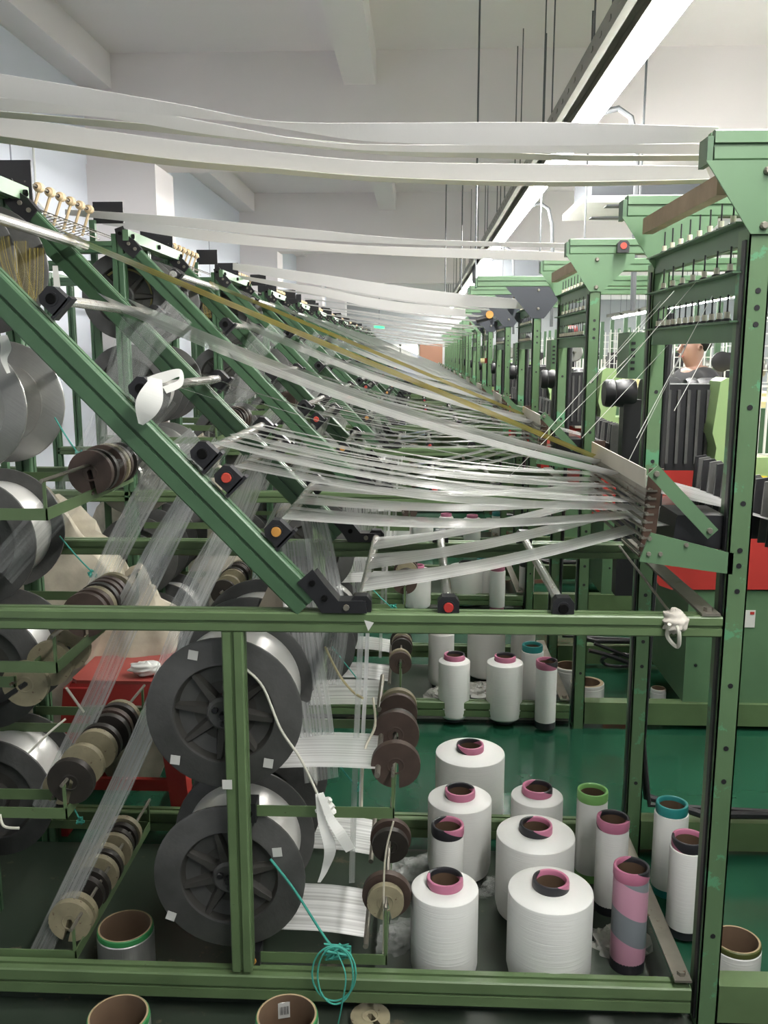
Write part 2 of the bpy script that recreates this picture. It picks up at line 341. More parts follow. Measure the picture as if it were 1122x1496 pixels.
def make_creel(k, detail=2):
    f = thing('creel_frame', 'green grooved-bar creel frame with sloping beams and tall right post, %s' % (creel_name(k)), 'creel frame', (0, Y0+PITCH*k, 0), 'creels standing one behind the other')
    for y in (.02, .02+DEP):
        profile((XI, y, .878), (.588, y, .878)).build('rail', G, f)
        profile((XI, y, .081), (.575, y, .067), .041, .058).build('rail', G, f)
        for x, z0, z1 in ((-.365, .11, .857), (-1.06, .0, 1.81), (XI, 0, 1.81)):
            profile((x, y, z0), (x, y, z1), .043, .041, (0,1,0)).build('post', GD if x < -.4 else G, f)
        profile((-1.92, y, 1.765), (-1.08, y, 1.765)).build('rail', GD, f)
        a = A_+Vector((0, y, 0))+DN*.030; b = B_+Vector((0, y, 0))+DN*.030
        profile(a, b, .041, .060).build('sloping_beam', GD, f)
        hinge(f, -.158, y, .912, False); hinge(f, -1.035, y, 1.775, True)
    for x in (XI, -1.06):
        profile((x, .04, 1.80), (x, DEP, 1.80), .03, .03).build('rail', GL, f)
        profile((x, .33, 0.0), (x, .33, 1.785), .035, .035, (0,1,0)).build('post', GD, f)
    tb = MB().box((-1.036, -.01, 1.785), (-1.016, DEP+.05, 1.822)); tb.build('top_bar', GL, f)
    for yy in (.03, .36, .69):
        MB().lathe([(0, 0), (.009, 0), (.009, .008)], (-1.016, yy, 1.803), 'x', 8).build('bolt', BLK, f)
    # right posts: channel section with holes
    for y in (0, DEP):
        z0 = 0 if y == 0 else 0; m = MB(); z1 = 1.62
        m.box((.590, y, z0), (.630, y+.003, z1)).box((.590, y, z0), (.593, y+.06, z1)).box((.627, y, z0), (.630, y+.06, z1))
        po = m.build('upright_post', GP, f)
        h = MB()
        for z in (.22, .56, .63, .76, .95, 1.0, 1.03, 1.12, 1.3, 1.45, 1.48, 1.51):
            h.lathe([(0, -.0012), (.0052, -.0012), (.0052, 0)], (.611, y, z), 'y', 10)
        h.build('bolt_hole', BLK, po); h0 = po.children[0]; h0['kind'] = 'stuff'
        MB().box((.586, y+.012, .02), (.590, y+.028, 1.6)).build('seal_strip', BLK, po)
        # gusset and top rail
        dark = k in (2, 3, 4)
        gp = [(-.105, .0), (.115, .0), (.019, -.125), (-.021, -.125)]
        if not dark: gp = [(-.108, .0), (.128, 0), (.128, -.02), (.022, -.125), (-.022, -.125), (-.095, -.018)]
        else: gp = [(-.17, 0), (.15, 0), (.04, -.15), (.03, -.16), (-.03, -.16), (-.04, -.15)]
        gu = MB().prism(gp, (0, .004, 0), (.611, y-.006, 1.733), (1,0,0), (0,0,1)); g = gu.build('gusset_plate', (mat('dark blue plate', (.018,.022,.03), .45) if 'dark blue plate' not in MATS else MATS['dark blue plate']) if dark else GL, f)
        for bx, bz in ((.611, 1.715), (.611, 1.622)):
            MB().lathe([(0, -.008), (.005, -.008), (.0075, -.004), (.0075, 0)], (bx, y-.006, bz), 'y', 8).build('bolt', STEEL, g)
        x0 = .518 if not dark else .30
        profile((x0, y+.02, 1.76), (2.1 if k < 3 else 1.1, y+.02, 1.76), .045, .052).build('top_rail', GL, f)
        MB().box((x0-.012, y-.0, 1.728), (x0-.002, y+.05, 1.775)).build('rail_cap', GD, f)
    # flat ties between the planes
    MB().box((.548, .0, .9), (.583, DEP+.04, .905)).build('tie_bar', STEEL, f); MB().box((.54, .0, .111), (.575, DEP+.04, .116)).build('tie_bar', STEEL, f)
    MB().lathe([(0, .008), (.009, .008), (.009, 0)], (.565, .02, .905), 'z', 6).build('bolt', STEEL, f)
    MB().lathe([(0, .008), (.009, .008), (.009, 0)], (.558, .02, .116), 'z', 6).build('bolt', STEEL, f)
    # rods
    plugs = [None, None, None, None, REDP, ORG, mat('dark red plug', (.16, .03, .03), .5) if 'dark red plug' not in MATS else MATS['dark red plug'], RED, None]
    allr = RODS+[(x, .91) for x in RAILRODS]
    for i, (x, z) in enumerate(allr):
        cr = MB().tube([(x, .022 if i else -.01, z), (x, DEP+.018, z)], .0105 if i else .012, 12); cr.build('guide_rod', CHROME, f)
        ang = 46 if i < 6 else 0
        if i:
            clamp(f, x, .02, z, False, plugs[i], ang); clamp(f, x, DEP+.02, z, True, None, ang)
        else:
            clamp(f, x, .02, z, False, None, ang, .8)
    # wooden board and three tensioner channels running back between the right posts
    MB().box((.545, .06, 1.685), (.57, .62, 1.722)).build('brown_board', WOOD, f)
    if k < 6:
        for ci, (z, dz) in enumerate(((1.612, .03), (1.525, .03), (1.437, .034))):
            c = MB(); c.box((.592, .02, z-.018), (.596, DEP, z+.02)).box((.570, .02, z+.018), (.618, DEP, z+.021)).box((.6, .02, z-.018), (.61, DEP, z-.015))
            ch = c.build('tensioner_channel', GD, f)
            if k < 4:
                n = (8, 7, 12)[ci]
                for j in range(n):
                    y = .08+j*(DEP-.12)/n
                    p_ = MB().lathe([(0,0), (.009,0), (.009,.004), (.0055,.006), (.0055,.018), (.003,.018), (.0018,.02), (.0018,.05)], (.585, y, z+.021), 'z', 8, fm=lambda i, t: 0 if i < 3 or i > 4 else 1)
                    p_.build('thread_tensioner', (BLK, CERAM), ch)
    # comb of horizontal rods that spreads the warp, with its two slotted end plates
    for y in (.045, .60):
        cp = MB().prism([(.0,.0), (.028,.0), (.016,-.165), (-.012,-.175)], (0, .006, 0), (.445, y, 1.18), (1,0,0), (0,0,1))
        cpl = cp.build('comb_plate', RUST, f)
        if k < 3 and y < .1:
            for j in range(8):
                MB().box((.436-.0015*j+.004, y-.002, 1.135-.0155*j), (.462-.0015*j, y, 1.1385-.0155*j)).build('slot_edge', STEEL, cpl)
    if k < 8:
        for j in range(9):
            z = 1.14-.0155*j; x = .447-.0018*j
            MB().tube([(x, .03, z), (x, .62, z)], .0035, 6).build('comb_rod', STEEL, f)
    sh = MB().box((.438, .05, 1.142), (.441, .6, 1.178)); sh.build('shield_strip', SHIELD, f)
    MB().box((.445, .05, 1.10), (.447, .6, 1.142)).build('reed_strip', STEEL, f)
    # arm, link and black box behind the post
    ar = MB().prism([(.0, .0), (.008, .018), (.15, -.018), (.165, -.02), (.165, -.062), (-.012, -.038)], (0, .005, 0), (.435, .0, 1.045), (1,0,0), (0,0,1)); am = ar.build('arm_plate', GL, f)
    for bx, bz in ((.44, 1.052), (.44, 1.022), (.462, 1.022), (.51, 1.04)):
        MB().lathe([(0, -.004), (.004, -.004), (.0048, 0)], (bx, -.0, bz), 'y', 8).build('bolt', STEEL, am)
    lk = MB(); a = Vector((.447, .0, 1.176)); b = Vector((.552, .0, 1.068)); dd = (b-a).normalized(); nn = Vector((-dd.z, 0, dd.x))*.013
    lk.add([a-dd*.01+nn, b+dd*.01+nn, b+dd*.01-nn, a-dd*.01-nn]+[q+Vector((0,.004,0)) for q in (a-dd*.01+nn, b+dd*.01+nn, b+dd*.01-nn, a-dd*.01-nn)], [(3,2,1,0),(4,5,6,7),(0,1,5,4),(1,2,6,5),(2,3,7,6),(3,0,4,7)])
    lko = lk.build('link_bar', GL, f)
    for q in (a, b): MB().lathe([(0, -.006), (.005, -.006), (.006, 0)], (q.x, 0, q.z), 'y', 8).build('bolt', STEEL, lko)
    bb = MB().prism([(0,0), (.09,0), (.09,-.066), (-.008,-.066), (-.003,-.006)], (0, .12, 0), (.50, .03, 1.092), (1,0,0), (0,0,1)); bb.build('black_guard', BLK, f)
    return f
frames = []
fr0 = make_creel(0); frames.append(fr0)
for k in range(1, 8): frames.append(make_creel(k))
base = frames[7]
for k in range(8, NM):
    c = relabel(copy_tree(base), 'green grooved-bar creel frame with sloping beams and tall right post, '+creel_name(k), (0, Y0+PITCH*k, 0)); frames.append(c)
# ================================================================== THREAD BEAMS (spools)
def make_spool(R=.163, yr=.118, L=.19, flange=DGREY, yarn=SILVER, label='', loc=(0,0,0), ribs=True, grp=None, sparse=False):
    t = thing('thread_beam', label, 'spool', loc, grp)
    prof = [(.0, .004), (.012, .0), (.03, -.002), (.036, .004), (.040, .02), (.096, .022), (.104, .004), (.106, -.001), (.112, -.001), (.116, .001), (R-.006, .001), (R, .004), (R, .010), (R-.006, .013), (.03, .024)]
    fl_ = MB().lathe(prof, (0,0,0), 'y', 48, fm=lambda i, t: 1 if 3 <= i <= 5 else 0).build('flange', (flange, DISH if flange is DGREY else flange), t)
    for j in range(8 if ribs else 0):
        a = 2*math.pi*(j+.3)/8; M = Matrix.Rotation(-a, 4, 'Y')
        m = MB(); m.add([M @ Vector(q) for q in ((.036,.006,-.008),(.102,.005,-.004),(.102,.005,.004),(.036,.006,.008),(.036,.022,-.015),(.102,.022,-.009),(.102,.022,.009),(.036,.022,.015))], [(3,2,1,0),(0,1,5,4),(2,3,7,6),(1,2,6,5),(3,0,4,7)])
        m.build('rib', DISH if flange is DGREY else flange, fl_)
    if ribs:
        h = MB()
        h.lathe([(0,-.016), (.006,-.016), (.008,-.012), (.008,0)], (0,0,0), 'y', 10)
        hub = h.build('hub_bolt', BLK, fl_)
        for a in (20, 140, 260):
            c_ = Vector((math.cos(math.radians(a))*.02, 0, math.sin(math.radians(a))*.02))
            MB().lathe([(.0,-.008), (.005,-.008), (.007,-.006), (.007,.0)], c_, 'y', 8).build('drive_pin', BLK, fl_)
    MB().lathe([(yr*.3, .028), (yr*.8, .026), (yr-.002, .014), (yr, .018), (yr, L-.016), (yr-.002, L-.014), (yr*.3, L-.026)], (0,0,0), 'y', 64).build('wound_thread', yarn, t)
    b = MB().lathe([(.0, L), (.03, L), (.03, L-.024), (R-.006, L-.013), (R, L-.010), (R, L-.004), (R-.006, L-.001), (.11, L-.001), (.1, L-.02), (.0, L-.02)][::-1], (0,0,0), 'y', 48)
    b.build('flange', flange, t)
    return t
# lattice
COLA, COLB = -.398, -1.06
ZA = (.664, .294); ZB = (1.60, 1.275, .955, .64, .30)
YS = (.05, .36)
LVN = ['lowest', 'second from below', 'third from below', 'fourth from below', 'topmost']
protos = {}
def spool(k, col, li, si, **kw):
    X = COLA if col == 'A' else COLB; zs = ZA if col == 'A' else ZB; z = zs[li]
    lev = ('upper', 'lower')[li] if col == 'A' else ['topmost', 'fourth-level', 'middle', 'second-level', 'lowest'][li]
    lab = '%s %s spool of silvery thread in the %s row, %s' % (('front', 'rear')[si], lev, ('right', 'left')[col == 'B'], creel_name(k))
    key = tuple(sorted((a, getattr(b, 'name', b)) for a, b in kw.items()))
    loc = (X, Y0+PITCH*k+YS[si], z)
    if kw.get('yarn') is SILVERG: lab = lab.replace('silvery', 'golden')
    if key in protos: c = relabel(copy_tree(protos[key]), lab, loc)
    else: c = make_spool(label=lab, loc=loc, grp='thread spools on the creels', **kw); protos[key] = c
    c.rotation_euler.y = random.uniform(0, 6)
    return c
for k in range(NM):
    rb = k < 3
    for li in range(2):
        for si in range(2): spool(k, 'A', li, si, ribs=rb and si == 0, yr=(.138, .132)[(li+si) % 2])
    for li in range(5):
        for si in range(2):
            if k == 0 and si == 0: continue
            if k > 5 and si == 1: continue
            kw = dict(ribs=rb and si == 0, yr=(.09, .05, .124, .11, .122)[li] if k == 0 else (.118, .1, .124, .11, .08)[(li+k) % 5])
            kw['R'] = .155
            if k == 0 and li == 1: kw['flange'] = ALU; kw['L'] = .24
            if (k, li) in ((0, 0), (1, 0), (2, 0)): kw['yarn'] = SILVERG
            if k == 1 and li == 2: kw['flange'] = ALU
            if k == 0 and li == 0: kw['yr'] = .06
            spool(k, 'B', li, si, **kw)
# paper stickers on the two big front spools
for i, (px, py, r) in enumerate(((282, 957, 10), (256, 1110, 8), (392, 1115, 9), (405, 1245, -6), (250, 1338, 20), (332, 1146, 0))):
    q = P(px, py, 1.749 if i < 5 else 1.697)
    R = Matrix.Translation(q) @ Matrix.Rotation(math.radians(r), 4, 'Y')
    s_ = MB().box((-.010, -.0012, -.010), (.010, 0, .010), M=R)
    tag(s_.build('sticker', PAPER), ['square paper sticker at the top of the upper big flange', 'torn sticker at lower left of the upper big flange', 'sticker at lower right of the upper big flange', 'small white sticker on the lower big flange at right', 'torn sticker at lower left of the lower big flange', 'pale tape on the short green post before the big spools'][i], 'sticker')
# ================================================================== BRAKE LEVERS AND WEIGHTS
def make_lever(x0, x1, z, y0, y1, label, loc, endz=.09):
    t = thing('brake_lever', label, 'lever', loc, 'brake levers')
    MB().box((x0, y0, z-.011), (x1, y0+.003, z+.013)).build('arm', G, t)
    MB().box((x0, y1, z-.011), (x1, y1+.003, z+.013)).build('arm', G, t)
    e = MB(); e.box((x1-.003, y0, z-.011), (x1, y1, z+.013)); e.build('cross_bar', G, t)
    for y in (y0, y1):
        MB().box((x1-.006, y-.001, z+.013), (x1, y+.004, z+endz)).build('hanger', G, t)
    MB().tube([(x1-.003, y0-.012, z+endz), (x1-.003, y1+.02, z+endz)], .004, 6).build('weight_bar', STEEL, t)
    MB().box((x0-.02, y0-.012, z-.02), (x0+.012, y0+.03, z+.022)).build('pivot_block', BLK, t)
    MB().lathe([(0,-.003), (.008,-.003), (.009,0)], (x0-.004, y0-.012, z), 'y', 12).build('pivot_plug', ORG if z < .2 else HOLE, t)
    return t
DISCM = {}
def disc_mesh(r, th, m):
    key = (round(r, 3), th, m.name)
    if key in DISCM: return DISCM[key]
    n = 28; sl = .006; a0 = math.asin(sl/r); pts = []
    for j in range(n+1):
        a = -math.pi/2+a0+(2*math.pi-2*a0)*j/n; pts.append((math.cos(a)*r, math.sin(a)*r))
    pts += [(-sl, .004), (0, .008), (sl, .004)]
    mb = MB(); K = len(pts); c = .002
    f0 = [(x, 0, z) for x, z in pts]; f1 = [(x, th, z) for x, z in pts]
    V = f0+f1; mb.v = V
    # cap: fan of quads via n-gon
    mb.f = [tuple(range(K)), tuple(range(K, 2*K))[::-1]]+[(i, K+i, K+(i+1) % K, (i+1) % K) for i in range(K)]; mb.m = [0]*len(mb.f)
    mb.lathe([(.02, -.0006), (.0165, -.0012), (.0155, -.0002)], (0,0,0), 'y', 16)
    o = mb.build('brake_weight', m); me = o.data; bpy.data.objects.remove(o); DISCM[key] = me; return me
WC = {'brown': DBRN, 'dark': DBLK, 'beige': DBEI}
def discs(k, x, z, seq, where, tilt=0):
    n = len(seq)
    for j, (y, r, c) in enumerate(seq):
        o = bpy.data.objects.new('brake_weight', disc_mesh(r, .017, WC[c])); sc.collection.objects.link(o)
        o.location = (x+random.uniform(-.003, .003), Y0+PITCH*k+y, z-.008); o.rotation_euler = (random.uniform(-.06, .06), tilt+random.uniform(-.3, .3), random.uniform(-.05, .05))
        tag(o, '%s disc weight, %s in the string %s' % (c, 'first' if j == 0 else ORD[j], where), 'weight', 'slotted brake weights')
def seq(y0, n, r, cols, dy=.03, gap=None):
    out = []; y = y0
    for j in range(n):
        out.append((y, r*random.uniform(.93, 1.05), cols[j % len(cols)])); y += dy
        if gap and j in gap: y += gap[j]
    return out
for k in range(NM):
    if k > 4: break
    cn = creel_name(k)
    x1 = -.045
    make_lever(-.345, x1, .453, .045, .50, 'green brake lever frame under the upper big spool, '+cn, (0, Y0+PITCH*k, 0))
    make_lever(-.345, -.06, .112, .045, .50, 'green brake lever frame under the lower big spool, '+cn, (0, Y0+PITCH*k, 0), .13)
    discs(k, x1, .556, [(.07, .052, 'brown'), (.225, .054, 'brown'), (.25, .047, 'dark'), (.345, .047, 'brown'), (.385, .046, 'beige')] if k == 0 else seq(.06, 7, .046, ['brown', 'dark', 'beige', 'brown'], .035, {1: .08, 3: .07}), 'right of the upper big spool, '+cn)
    discs(k, -.063, .236, [(.075, .04, 'beige'), (.10, .054, 'brown'), (.30, .044, 'dark'), (.335, .05, 'brown')] if k == 0 else seq(.06, 6, .045, ['brown', 'beige', 'dark'], .035, {1: .1}), 'right of the lower big spool, '+cn)
    if k < 3:
        for z, nm in ((.435, 'second-level'), (.10, 'lowest'), (.76, 'middle'), (1.08, 'fourth-level')):
            make_lever(-1.04, -.74, z, .05, .60, 'green brake lever frame under the %s left spools, %s' % (nm, cn), (0, Y0+PITCH*k, 0), .07)
        discs(k, -.74, .505, seq(.07, 8, .052, ['dark', 'beige', 'beige', 'dark', 'dark', 'brown'], .028, {0: .05, 1: .05, 3: .03}), 'by the second-level left spools, '+cn)
        discs(k, -.772, .155, seq(.10, 11, .047, ['beige', 'beige', 'dark', 'dark', 'beige', 'dark'], .028, {1: .04, 3: .03, 6: .02}), 'by the lowest left spools, '+cn)
        discs(k, -.742, .83, seq(.22, 7, .05, ['brown', 'brown', 'beige', 'dark'], .03), 'by the middle left spools, '+cn)
        discs(k, -.742, 1.14, seq(.30, 6, .052, ['brown', 'dark', 'brown', 'beige'], .034, {1: .02}), 'by the fourth-level left spools, '+cn)
# weights and levers of the outer left column on the nearest creel
make_lever(-1.2, -.865, .70, .12, .55, 'green brake lever frame at the left edge below the rail', (0, Y0, 0), .0)
discs(0, -.845, .70, [(.13, .05, 'beige'), (.26, .053, 'beige'), (.37, .054, 'beige')], 'at the left edge below the upper rail', .9)
make_lever(-1.1, -.80, .43, .14, .5, 'green brake lever with one weight left of the stool', (0, Y0, 0), .0)
discs(0, -.80, .44, [(.17, .04, 'beige')], 'left of the red stool', .3)
# ================================================================== RIBBONS OF WARP THREAD
def cr(pts, n=6):                          # Catmull-Rom through the points
    pts = [Vector(p) for p in pts]; out = []
    for i in range(len(pts)-1):
        p0 = pts[max(i-1, 0)]; p1 = pts[i]; p2 = pts[i+1]; p3 = pts[min(i+2, len(pts)-1)]
        for j in range(n):
            t = j/n; out.append(.5*((2*p1)+(p2-p0)*t+(2*p0-5*p1+4*p2-p3)*t*t+(3*p1-p0-3*p2+p3)*t**3))
    out.append(pts[-1]); return out
def ribbon_mb(top, bot, nu=4, n=6, ripple=0.):
    a = cr(top, n); b = cr(bot, n); mb = MB(); mb.uv = []; L = 0; K = len(a)
    for i in range(K):
        if i: L += (a[i]-a[i-1]).length
        for j in range(nu+1):
            u = j/nu; p = a[i].lerp(b[i], u); 
            if ripple: p = p+Vector((0, 0, ripple*math.sin(u*9+i*.7)))
            mb.v.append(tuple(p)); mb.uv.append((u, L))
    for i in range(K-1):
        for j in range(nu): q = i*(nu+1)+j; mb.f.append((q, q+1, q+nu+2, q+nu+1)); mb.m.append(0)
    return mb
def band(path, wv, w0, w1=None):
    path = [Vector(p) for p in path]; K = len(path); w1 = w0 if w1 is None else w1; wv = Vector(wv)
    ws = [w0+(w1-w0)*i/(K-1) for i in range(K)]
    return [p+wv*ws[i]/2 for i, p in enumerate(path)], [p-wv*ws[i]/2 for i, p in enumerate(path)]
RNAME = ['topmost rod', 'second rod', 'third rod', 'fourth rod', 'fifth rod', 'lowest sloping rod', 'first rail rod']
RP = RODS+[(RAILRODS[0], .91)]
def fan(k, ri, path_end_z, y, w0, w1, m, label, group, sag=.03, tilt=-.3):
    x, z = RP[ri]; zz = z+.011
    ex = .447
    a = Vector((x-.012, y, zz-.02)); b = Vector((x, y, zz)); e = Vector((ex, y*.92+.03, path_end_z))
    pth = [b]
    for t in (.25, .5, .75):
        q = b.lerp(e, t); q.z -= sag*math.sin(math.pi*t); pth.append(q)
    pth.append(e)
    tp, bt = band(pth, (0, 1, tilt), w0, w1)
    o = ribbon_mb(tp, bt).build('warp_ribbon', m, None, 60, (0, Y0+PITCH*k, 0))
    return tag(o, label, 'thread ribbon', group)
first = []
ENDZ = [1.137, 1.13, 1.12, 1.105, 1.09, 1.075, 1.045]
LANES = [(2,), (1, 2), (0, 1, 2), (0, 1, 2), (0, 1, 2), (0, 1, 2), (0, 1, 2)]
for ri in range(7):
    for s_ in LANES[ri]:
        y = (.14, .33, .53)[s_]+(.05 if ri == 0 else 0); j = s_
        ez = ENDZ[ri]+.004*(s_-1)
        m = Y3 if ri == 0 else (Y4 if ri >= 5 else Y1)
        o = fan(0, ri, ez, y, (.075, .15, .15, .15, .15, .15, .15)[ri], (.06, .10, .11, .12, .12, .11, .11)[ri], m, '', 'warp ribbons running to the combs', sag=(.0, .035, .03, .03, .025, .02, .012)[ri], tilt=(-.25, -.22, -.12, -.06, -.05, -.05, -.05)[ri])
        first.append((o, ri, s_))
        if ri >= 3:          # each rod carries narrower companions
            o2 = fan(0, ri, ez-.012, y+.08, .05, .04, Y1, '', 'warp ribbons running to the combs', sag=.02, tilt=-.05)
            first.append((o2, ri, s_+3))
def rib_label(k, ri, s_):
    c = 'gold' if ri == 0 and k < 2 else 'white'
    return '%s %s from the %s to the comb, %s lane, %s' % ('narrow' if s_ > 2 else 'broad', c+' ribbon', RNAME[ri], ('front', 'middle', 'rear')[s_ % 3], creel_name(k))
WH0 = first[0][0].data.copy(); WH0.materials[0] = Y1
for o, ri, s_ in first: o['label'] = rib_label(0, ri, s_)
for k in range(1, NM):
    for o, ri, s_ in first:
        if s_ > 2 and k > 3: continue
        c = o.copy(); sc.collection.objects.link(c); c.location.y = Y0+PITCH*k; c['label'] = rib_label(k, ri, s_)
        if ri == 0 and k > 1: c.data = WH0
# warp sheet behind each comb
for k in range(NM):
    tp = [(.45, .05, 1.135), (.6, .07, 1.10), (.78, .1, 1.055), (1.05, .12, 1.03)]; bt = [(.45, .6, 1.125), (.6, .58, 1.09), (.78, .56, 1.05), (1.05, .54, 1.03)]
    o = ribbon_mb(tp, bt, 12).build('warp_sheet', Y4, None, 60, (0, Y0+PITCH*k, 0)); tag(o, 'sheet of white threads leaving the comb towards the loom, '+creel_name(k), 'thread sheet', 'warp sheets behind the combs')
    tp = [(.44, .06, 1.06), (.52, .07, 1.065), (.6, .09, 1.045)]; bt = [(.44, .5, 1.035), (.52, .5, 1.03), (.6, .5, 1.03)]
    if k < 4:
        o = ribbon_mb(tp, bt, 8).build('warp_sheet', Y4, None, 60, (0, Y0+PITCH*k, 0)); tag(o, 'lower short sheet of white threads right of the comb, '+creel_name(k), 'thread sheet', 'lower warp sheets')
# risers: from the wound spools up to the rods (px, py, dy)
RISE = [  # label, [(px,py,y)...], half width px vector, material
 ('long clear ribbon rising past the lowest weights to the fifth rod', [(55,1400,.12),(205,1085,.13),(262,930,.16),(325,790,.25),(372,668,.42)], .05, Y2),
 ('clear ribbon rising from the left edge past the stool', [(60,1185,.30),(140,1020,.30),(190,905,.30),(240,800,.34),(310,655,.4)], .055, Y2),
 ('clear ribbon crossing the middle weights up to the third rod', [(0,835,.30),(90,735,.34),(170,655,.4),(240,575,.5)], .08, Y5),
 ('clear ribbon rising behind the sloping beam by the middle spool', [(140,870,.45),(185,775,.45),(235,690,.45),(290,640,.45)], .065, Y2),
 ('narrow clear ribbon rising to the fourth rod', [(182,888,.32),(235,790,.36),(285,712,.4),(325,647,.42)], .05, Y2),
 ('second narrow clear ribbon rising to the fifth rod', [(255,890,.36),(300,810,.4),(345,735,.45),(375,660,.5)], .03, Y2),
 ('third narrow clear ribbon rising to the fifth rod', [(280,890,.42),(315,830,.45),(360,745,.5),(395,655,.55)], .03, Y2),
 ('clear ribbon dropping from the lowest sloping rod behind the hinge', [(455,745,.4),(468,800,.36),(480,860,.33),(490,915,.3),(478,1000,.3)], .06, Y2),
 ('clear ribbon dropping from the sloping rod beside the big spool', [(428,790,.3),(436,860,.28),(448,960,.25),(462,1060,.22),(470,1140,.2)], .075, Y2),
 ('clear ribbon standing left of the disc weights, front one', [(528,905,.25),(524,1000,.22),(518,1150,.2),(514,1290,.18)], .013, Y2),
 ('clear ribbon standing left of the disc weights, rear one', [(538,900,.3),(534,1000,.28),(530,1080,.26),(527,1180,.24)], .009, Y1),
 ('clear ribbon hanging from the second rod over the dark flange', [(262,455,.45),(200,520,.42),(165,600,.42),(110,720,.4)], .075, Y5),
 ('clear ribbon hanging from the second rod near the left post', [(205,470,.35),(180,560,.35),(175,640,.35)], .08, Y5),
]
RM = []
for lb, pts, w_, m in RISE:
    path = [rz(*p) for p in pts]; tp = []; bt = []
    for i, p in enumerate(path):
        d = (path[min(i+1, len(path)-1)]-path[max(i-1, 0)]); d.y = 0; n = Vector((-d.z, 0, d.x)).normalized()*w_/2; n.y = w_*.12
        tp.append(p+n); bt.append(p-n)
    o = ribbon_mb(tp, bt).build('riser_ribbon', m, None, 60, (0, Y0, 0)); RM.append((o, lb))
    tag(o, lb+', nearest creel', 'thread ribbon', 'rising thread ribbons')
for k in range(1, 5):
    for o, lb in RM:
        c = o.copy(); sc.collection.objects.link(c); c.location.y = Y0+PITCH*k; c['label'] = lb+', '+creel_name(k)
# gold thread curtain at top left
for i, (xs, Y, wd) in enumerate((([(2,345),(10,385),(28,440)], .29, .035), ([(30,352),(32,395),(45,440)], .30, .03), ([(52,362),(52,400),(50,436)], .31, .04))):
    path = [rz(px, py, Y) for px, py in xs]; tp = [p+Vector((wd/2, 0, 0)) for p in path]; bt = [p-Vector((wd/2, 0, 0)) for p in path]
    tag(ribbon_mb(tp, bt).build('gold_ribbon', Y6, None, 60, (0, Y0, 0)), 'gold thread hanging from the chrome rod at top left, %s from the left' % ORD[i].replace('nearest', 'first'), 'thread ribbon', 'gold threads')
for i, (xs, Y, wd) in enumerate((([(265,420),(272,445),(282,470)], .1, .05), ([(298,425),(301,450),(304,465)], .12, .04))):
    path = [P(px, py, 4.60+Y) for px, py in xs]; tp = [p+Vector((wd/2, 0, 0)) for p in path]; bt = [p-Vector((wd/2, 0, 0)) for p in path]
    tag(ribbon_mb(tp, bt).build('gold_ribbon', Y6), 'gold thread hanging on the third creel, %s one' % ('left', 'right')[i], 'thread ribbon', 'gold threads')
# thread sheets leaving the bottom of the big spools to the right
for k in range(3):
    for nm, z0, z1, x1, y0, y1 in (('upper', .56, .545, -.08, .06, .235), ('lower', .19, .155, -.105, .06, .235), ('upper', .57, .56, -.09, .37, .54), ('lower', .20, .165, -.11, .37, .54)):
        tp = [(-.34, y0, z0-.02), (-.2, y0, (z0+z1)/2-.005), (x1, y0, z1)]; bt = [(-.34, y1, z0-.02), (-.2, y1, (z0+z1)/2-.005), (x1, y1, z1)]
        o = ribbon_mb(tp, bt, 10).build('spool_sheet', Y1, None, 60, (0, Y0+PITCH*k, 0))
        tag(o, 'flat sheet of threads leaving the %s %s big spool, %s' % ('front' if y0 < .1 else 'rear', nm, creel_name(k)), 'thread sheet', 'thread sheets at the big spools')
        tb_ = MB().tube([(x1, y0-.03, z1), (x1, y1+.03, z1)], .006, 8).build('tension_rod', STEEL, None, 30, (0, Y0+PITCH*k, 0)); 
        tag(tb_, 'thin steel rod at the end of the %s %s thread sheet, %s' % ('front' if y0 < .1 else 'rear', nm, creel_name(k)), 'rod', 'tension rods')
# grey support plate slanting behind the big spools, one per spool stack
for k in range(2):
    mb = MB(); a, b = P(405, 845, Y0+.33), P(300, 1010, Y0+.33)
    v = [P(395, 850, Y0+.32), P(430, 850, Y0+.32), P(360, 1000, Y0+.32), P(325, 1000, Y0+.32)]
    v = [q-Vector((0, Y0, 0)) for q in v]
    mb.add(v+[q+Vector((0, .012, 0)) for q in v], [(0,1,2,3),(7,6,5,4),(0,4,5,1),(1,5,6,2),(2,6,7,3),(3,7,4,0)])
    tag(mb.build('brake_strap', mat('pale strap', (.3, .26, .2), .6) if 'pale strap' not in MATS else MATS['pale strap'], None, 30, (0, Y0+PITCH*k, 0)), 'pale slanting strap behind the upper rail and big spool, '+creel_name(k), 'strap')
# ================================================================== WOVEN ELASTIC BANDS OVERHEAD
def elastic(name_label, top, bot, Yt, Yb, m=BAND, group='elastic bands overhead', dx=0, dy=0, dz=0, th=True):
    tp = [P(px, py, Yt) for px, py in top]; bt = [P(px, py, Yb) for px, py in bot]
    mb = ribbon_mb(tp, bt, 2, 16); o = mb.build('elastic_band', m, None, None)
    sf = o.modifiers.new('thickness', 'SOLIDIFY'); sf.thickness = .0012
    return tag(o, name_label, 'elastic band', group)
E1t = [(-160,84),(0,108),(145,132),(280,156),(375,175),(460,180),(560,180),(800,179),(1050,186)]; E1b = [(-160,122),(0,142),(145,160),(280,172),(375,182),(460,196),(560,208),(800,213),(1050,207)]
elastic('highest broad white elastic band sweeping over the nearest creel', E1t, E1b, 1.76, 1.79)
elastic('second white elastic band from the top over the nearest creel', [(-160,135),(0,143),(150,152),(300,178),(450,205),(600,212),(1045,210)], [(-160,150),(0,162),(150,172),(300,196),(450,212),(600,222),(1045,225)], 1.90, 1.93)
